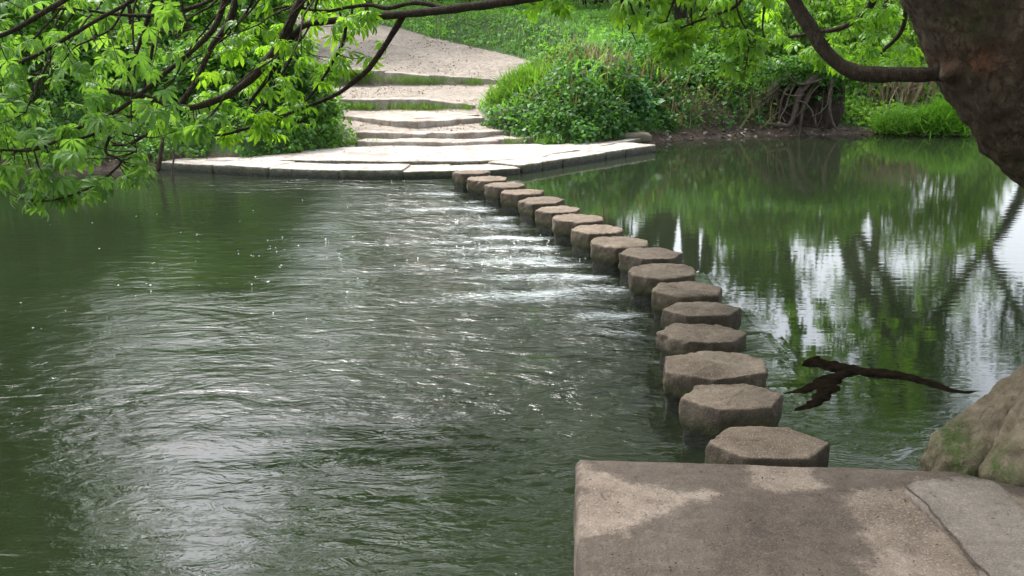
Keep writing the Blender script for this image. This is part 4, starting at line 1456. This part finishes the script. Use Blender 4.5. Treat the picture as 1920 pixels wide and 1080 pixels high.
# roots
for pth, r0, r1 in (([(2140, 680, 4.35), (2015, 755, 4.3), (1915, 815, 4.22), (1815, 880, 4.12), (1790, 930, 4.05)], .30, .12),
                    ([(2140, 640, 4.3), (2040, 760, 4.0), (1960, 850, 3.85), (1900, 930, 3.75)], .30, .13),
                    ([(2120, 640, 4.3), (2120, 800, 3.9), (2080, 960, 3.6)], .30, .14),
                    ([(2140, 700, 4.35), (2080, 745, 4.5), (1970, 820, 4.55), (1880, 880, 4.5)], .26, .13),
                    ([(2200, 700, 4.4), (2300, 800, 4.6), (2400, 900, 4.9)], .3, .12)):
    w = np.array([P(*p) for p in pth])
    parts.append(tube(spline(w, 30), np.linspace(r0, r1, 30), 24))
# start of the low limb
limb_px = [(1960, 128, 4.35), (1860, 132, 4.3), (1765, 139, 4.25), (1690, 141, 4.22), (1625, 139, 4.2), (1580, 124, 4.2), (1545, 92, 4.25), (1515, 48, 4.3), (1490, 8, 4.35), (1462, -50, 4.4), (1440, -140, 4.5), (1430, -300, 4.7)]
w = np.array([P(*p) for p in limb_px[:3]])
parts.append(tube(spline(w, 12), np.linspace(.06, .035, 12), 16))
V, Fc = join(parts)
me = bpy.data.meshes.new("tmp")
me.from_pydata(V.tolist(), [], Fc.tolist())
me.update()
tmp = bpy.data.objects.new("tmp", me)
COL.objects.link(tmp)
md = tmp.modifiers.new("r", 'REMESH')
md.mode = 'VOXEL'
md.voxel_size = 0.016
sm = tmp.modifiers.new("s", 'SMOOTH')
sm.factor = 0.6
sm.iterations = 14
bpy.context.view_layer.update()
dg = bpy.context.evaluated_depsgraph_get()
ev = tmp.evaluated_get(dg)
em = ev.to_mesh()
nv = len(em.vertices)
Vt = np.empty(nv * 3, np.float32)
em.vertices.foreach_get('co', Vt)
Nt = np.empty(nv * 3, np.float32)
em.vertices.foreach_get('normal', Nt)
Vt, Nt = Vt.reshape(-1, 3), Nt.reshape(-1, 3)
Ft = np.array([list(p.vertices) for p in em.polygons if len(p.vertices) == 4])
ev.to_mesh_clear()
bpy.data.objects.remove(tmp)
bpy.data.meshes.remove(me)
low = 1 - sstep(0.75, 1.15, Vt[:, 2])
nb1 = fbm(Vt * np.array([2.2, 2.2, 1.4]), 4, 61)
nb2 = fbm(Vt * np.array([9, 9, 5.0]), 4, 62)
nb3 = 1 - np.abs(fbm(Vt * np.array([5, 5, 2.0]), 3, 63)) * 2
Vt = Vt + Nt * (nb1 * 0.028 + nb2 * 0.030 + nb3 * 0.026 + low * nb2 * 0.018 + 0.012 * fbm(Vt * 24, 3, 66))[:, None]
worn = np.clip(low * 1.0, 0, 1)
mossy = low * np.exp(-((Vt[:, 0] - P(1765, 850, 4.2)[0]) / .075) ** 2)
pc = P(1855, 118, 4.0)
rust = np.exp(-(((Vt[:, 0] - pc[0]) / .085) ** 2 + ((Vt[:, 2] - pc[2]) / .06) ** 2) * 1.3)
mesh("trunk", Vt, Ft, M_TRUNK, chest, attrs={"worn": worn, "mossy": mossy, "rust": rust})

# boughs and branches: photo path (x, y), distance at both ends, radius in px at both ends
BR = [
    ("limb", [(1890, 134), (1820, 136)] + [(p[0], p[1]) for p in limb_px[2:]], 4.3, 4.7, 15.5, 11),
    ("bough", [(640, -240), (590, -60), (562, 0), (535, 62), (500, 115), (455, 160), (400, 190), (340, 201), (270, 180), (195, 168)], 5.9, 5.4, 10.5, 4.5),
    ("bough", [(1500, -250), (1250, -110), (1100, -30), (960, 2), (850, 17), (750, 27), (650, 36), (572, 48), (537, 90), (500, 150), (470, 190)], 5.2, 5.9, 11, 3),
    ("branch", [(840, 17), (790, 4), (729, 15), (684, 8), (610, 20), (540, 12), (480, 30)], 5.5, 5.9, 5, 2),
    ("branch", [(757, 28), (722, 85), (690, 130), (645, 168), (600, 190), (540, 216), (445, 246), (405, 254)], 5.6, 5.8, 6, 2),
    ("branch", [(650, 36), (640, 80), (610, 140), (575, 190), (520, 225), (450, 245)], 5.7, 6.0, 3.5, 1.5),
    ("branch", [(480, -180), (445, -10), (425, 45), (395, 92), (372, 140), (345, 185), (310, 225), (240, 272)], 6.0, 5.6, 8, 3.5),
    ("branch", [(440, -120), (420, 0), (400, 55), (350, 105), (285, 160), (215, 210), (150, 240), (70, 278), (0, 283)], 5.5, 5.1, 6, 2.5),
    ("branch", [(460, -60), (390, 3), (310, 27), (220, 28), (135, 15), (60, 20)], 5.4, 5.2, 4.5, 2),
    ("branch", [(220, -70), (120, 0), (60, 38), (0, 66), (-80, 90)], 5.0, 4.7, 6, 4),
    ("branch", [(300, -30), (190, 35), (110, 80), (40, 115), (0, 129), (-60, 140)], 5.1, 4.9, 4, 3.5),
    ("branch", [(250, 215), (205, 238), (160, 258), (100, 268), (30, 284)], 5.4, 5.2, 3.5, 2),
    ("branch", [(205, 255), (200, 285), (225, 307), (167, 354), (100, 373), (60, 376)], 5.3, 5.2, 3, 1.5),
    ("branch", [(300, -80), (288, 0), (270, 55), (250, 110), (225, 160)], 5.8, 5.7, 5, 2.5),
    ("branch", [(320, -80), (307, 0), (288, 75), (272, 155), (262, 200)], 6.0, 5.8, 4.5, 2),
    ("branch", [(345, -60), (340, 0), (352, 50), (358, 58), (300, 60)], 5.3, 5.2, 3, 1.5),
    ("branch", [(590, -40), (580, 0), (560, 70), (520, 150), (480, 210), (440, 235)], 6.3, 6.4, 3.5, 1.5),
    ("branch", [(240, -40), (245, 20), (247, 90), (240, 150), (230, 170)], 6.2, 6.1, 4, 2),
    ("branch", [(1440, -120), (1392, -5), (1350, 25), (1300, 42), (1235, 66)], 5.4, 5.8, 4, 1.5),
    ("branch", [(1390, -60), (1382, 20), (1402, 70), (1396, 130)], 5.4, 5.4, 2.5, 1.2),
    ("branch", [(1190, -80), (1180, 0), (1190, 30), (1180, 55)], 5.6, 5.7, 2.5, 1.2),
    ("branch", [(1290, -90), (1262, 5), (1250, 50), (1262, 90)], 5.7, 5.7, 2.5, 1.2),
    ("branch", [(1480, -100), (1440, -10), (1430, 50), (1440, 80)], 5.8, 5.8, 3, 1.2),
    ("branch", [(1700, -150), (1650, -20), (1600, 40), (1540, 60), (1480, 70)], 11, 12, 8, 3),
    ("branch", [(1720, -60), (1700, 10), (1690, 60), (1650, 100)], 11.5, 12, 6, 3),
]
for k in range(20):
    a0 = random.uniform(150, 660)
    b = [(a0, -50)]
    an = random.uniform(1.75, 2.5)
    st_ = random.uniform(38, 62)
    for i in range(random.randint(4, 6)):
        an += random.gauss(.08, .22)
        b.append((b[-1][0] + st_ * math.cos(an), b[-1][1] + st_ * math.sin(an)))
    BR.append(("branch", b, random.uniform(5.0, 6.4), random.uniform(5.0, 6.6), random.uniform(2, 3.4), 1.0))
for k in range(7):
    a0 = random.uniform(1150, 1450)
    BR.append(("branch", [(a0, -50), (a0 - random.uniform(-10, 40), 10), (a0 - random.uniform(-20, 60), random.uniform(40, 90))], 5.6, 6.0, 2.2, 1))
attach = []
for name, pth, d0, d1, r0, r1 in BR:
    n = len(pth)
    ds = np.linspace(d0, d1, n)
    w = np.array([P(a, b, ds[i]) for i, (a, b) in enumerate(pth)])
    m = 12 * n
    sp = spline(w, m)
    wob = 0.012 * np.stack([fbm(sp * 5 + 3, 2, 71), fbm(sp * 5 + 9, 2, 72), fbm(sp * 5 + 5, 2, 73)], -1)
    sp = sp + wob * (1 if name == "branch" else .5)
    rr = np.linspace(r0, r1, m) / F * np.linspace(d0, d1, m)
    if name == "limb":
        rr *= 1 + 0.06 * np.sin(np.linspace(0, 22, m))
    V, Fc = tube(sp, rr, 14 if r0 > 8 else 8, 0.22, int(r0 * 7) + n, 14)
    mesh(name, V, Fc, M_BRANCH, chest)
    attach.append(sp)
# boughs carrying the high crown, from the trunk's top
top = ax_w[-1]
for k, e in enumerate([(-3.5, 6.5, 6.2), (-1.0, 7.5, 6.8), (0.5, 2.5, 6.5), (-2.5, 2.0, 5.6), (4.5, 7.5, 6.5), (5.0, 3.0, 6.0), (2.0, 9.0, 6.4), (1.5, -1.5, 6.0), (-4.6, 5.0, 4.4), (-0.5, 5.5, 4.4), (-1.0, 9.5, 5.2), (1.6, 10.0, 5.4), (-6.0, 8.5, 5.0)]):
    e = np.array(e, float)
    mdl = (top + e) / 2 + np.array([0, 0, .7])
    sp = spline([ax_w[-2], top * .8 + mdl * .2, mdl, e], 40)
    V, Fc = tube(sp, np.linspace(.16, .035, 40), 12, .2, k)
    mesh("bough", V, Fc, M_BRANCH, chest)

ATT = np.concatenate(attach)


def inpoly1(px, py, poly):
    return bool(inpoly(np.array([px]), np.array([py]), poly)[0])


def hang_leaves(regions, c0, c1, name, s0=.085, s1=.14, label=None):
    """clusters of palmate leaves; each cluster is tied to the nearest branch with a twig"""
    cen, tw = [], []
    for poly, n, da, db in regions:
        xs = [p[0] for p in poly]
        ys = [p[1] for p in poly]
        k = 0
        while k < n:
            px, py = random.uniform(min(xs), max(xs)), random.uniform(min(ys), max(ys))
            if not inpoly1(px, py, poly):
                continue
            k += 1
            q_ = P(px, py, random.uniform(da, db))
            dist = np.linalg.norm(ATT - q_, axis=1)
            j = int(np.argmin(dist))
            if dist[j] < 0.75:
                a = ATT[j]
                mdl = (a + q_) / 2 + np.array([0, 0, -.02])
                tw.append(tube(spline([a, mdl, q_], 6), np.linspace(.0032, .0016, 6), 4))
            for _ in range(random.choice((2, 2, 3, 3, 4))):
                cen.append(q_ + np.array([random.gauss(0, .018), random.gauss(0, .018), random.gauss(-0.005, .012)]))
    cen = np.array(cen)
    n = len(cen)
    which = RNG.integers(0, len(T_CH), n)
    Vs, Fs, Ts, o_ = [], [], [], 0
    for t_ in range(len(T_CH)):
        kx = np.where(which == t_)[0]
        if not len(kx):
            continue
        V, Fc, T = scatter(T_CH[t_][0], T_CH[t_][1], cen[kx], RNG.uniform(s0, s1, len(kx)), RNG.uniform(0, 6.28, len(kx)),
                           RNG.normal(-0.62, .45, len(kx)), RNG.normal(0, .35, len(kx)), tints(len(kx), c0, c1, .12))
        Vs.append(V)
        Fs.append(Fc + o_)
        Ts.append(T)
        o_ += len(V)
    o = mesh(name, np.concatenate(Vs), np.concatenate(Fs), M_LEAF, chest, attrs={"tint": np.concatenate(Ts)})
    if label:
        o['label'] = label
    if tw:
        V, Fc = join(tw)
        tag(mesh("twigs", V, Fc, M_BRANCH, chest), kind='stuff')


hang_leaves([
    ([(-60, 60), (230, 90), (330, 160), (250, 250), (150, 300), (-60, 320)], 112, 4.7, 6.4),
    ([(-60, 220), (200, 220), (240, 270), (190, 330), (70, 345), (-60, 350)], 52, 4.9, 6.0),
    ([(-40, -60), (460, -60), (430, 60), (300, 120), (-40, 100)], 66, 4.8, 6.6),
    ([(60, 340), (190, 320), (215, 350), (130, 372), (55, 395)], 16, 5.1, 5.4),
    ([(250, 270), (285, 290), (275, 335), (235, 340)], 10, 5.2, 5.6),
    ([(290, 185), (400, 195), (430, 235), (330, 255), (280, 225)], 20, 5.2, 5.8),
], (0.10, 0.23, 0.05), (0.20, 0.38, 0.09), "leaves", .05, .12, "deep green drooping palmate leaves at the left")
hang_leaves([
    ([(330, 80), (420, 60), (560, 80), (640, 120), (560, 215), (420, 240), (340, 180)], 46, 5.6, 6.8),
    ([(420, -60), (620, -60), (700, 20), (640, 110), (520, 130), (420, 80)], 46, 5.4, 6.6),
    ([(560, 10), (745, 20), (715, 100), (620, 190), (560, 150)], 15, 5.5, 6.2),
    ([(400, 220), (560, 200), (600, 230), (480, 262), (400, 260)], 16, 5.6, 6.2),
    ([(980, -60), (1120, -60), (1080, 22), (1010, 25)], 14, 5.3, 5.7),
    ([(1170, -60), (1480, -60), (1470, 40), (1420, 90), (1240, 60), (1160, 30)], 62, 5.3, 6.2),
    ([(1220, 30), (1290, 50), (1280, 130), (1240, 110)], 12, 5.5, 5.8),
    ([(1360, 60), (1440, 60), (1430, 140), (1370, 140)], 16, 5.3, 5.7),
    
], (0.10, 0.24, 0.02), (0.24, 0.46, 0.05), "leaves", .06, .105, "yellow green young palmate leaves lit from above")

hang_leaves([([(1400, -420), (1900, -420), (1800, 60), (1765, 120), (1600, 110), (1500, 90), (1430, 50)], 620, 10.5, 14.5),
    ([(1510, 85), (1760, 90), (1760, 122), (1600, 126), (1530, 120)], 22, 10.5, 12.5),
], (0.10, 0.24, 0.02), (0.20, 0.40, 0.04), "leaves", .10, .17, "farther yellow green leaves above the low limb")

# the high crown above the picture, with the river's middle left open
n = 6500
cl = RNG.random((260, 3)) * np.array([11.0, 13.0, 3.6]) + np.array([-5.0, -4.0, 4.0])
keep = (cl[:, 2] > 2.9 + 0.05 * np.maximum(cl[:, 1], 0)) & (((cl[:, 0] - 1.0) / 6) ** 2 + ((cl[:, 1] - 2.3) / 6.6) ** 2 < 1.05)
cl = cl[keep]
c2 = np.concatenate([RNG.random((105, 3)) * np.array([5.0, 4.0, 3.6]) + np.array([-1.9, 6.8, 3.4]),
                     RNG.random((45, 3)) * np.array([3.6, 4.5, 3.4]) + np.array([-7.6, 5.5, 3.2])])
cl = np.concatenate([cl, c2])
n += 3600
cc = cl[RNG.integers(0, len(cl), n)] + RNG.normal(0, .38, (n, 3))
cc = cc[cc[:, 2] > 2.7 + 0.06 * np.maximum(cc[:, 1], 0)]
ra = cc[:, 0] / np.maximum(cc[:, 1], .1)
cc = cc[~((cc[:, 1] > 3.5) & (ra < -0.26) & (ra > -0.43))]
V, Fc, T = scatter(T_CH[0][0], T_CH[0][1], cc, RNG.uniform(.13, .22, len(cc)), RNG.uniform(0, 6.28, len(cc)), RNG.normal(-.5, .4, len(cc)), RNG.normal(0, .4, len(cc)),
                   tints(len(cc), (0.07, 0.19, 0.02), (0.15, 0.32, 0.03)))
mesh("crown", V, Fc, M_LEAF, chest, attrs={"tint": T})
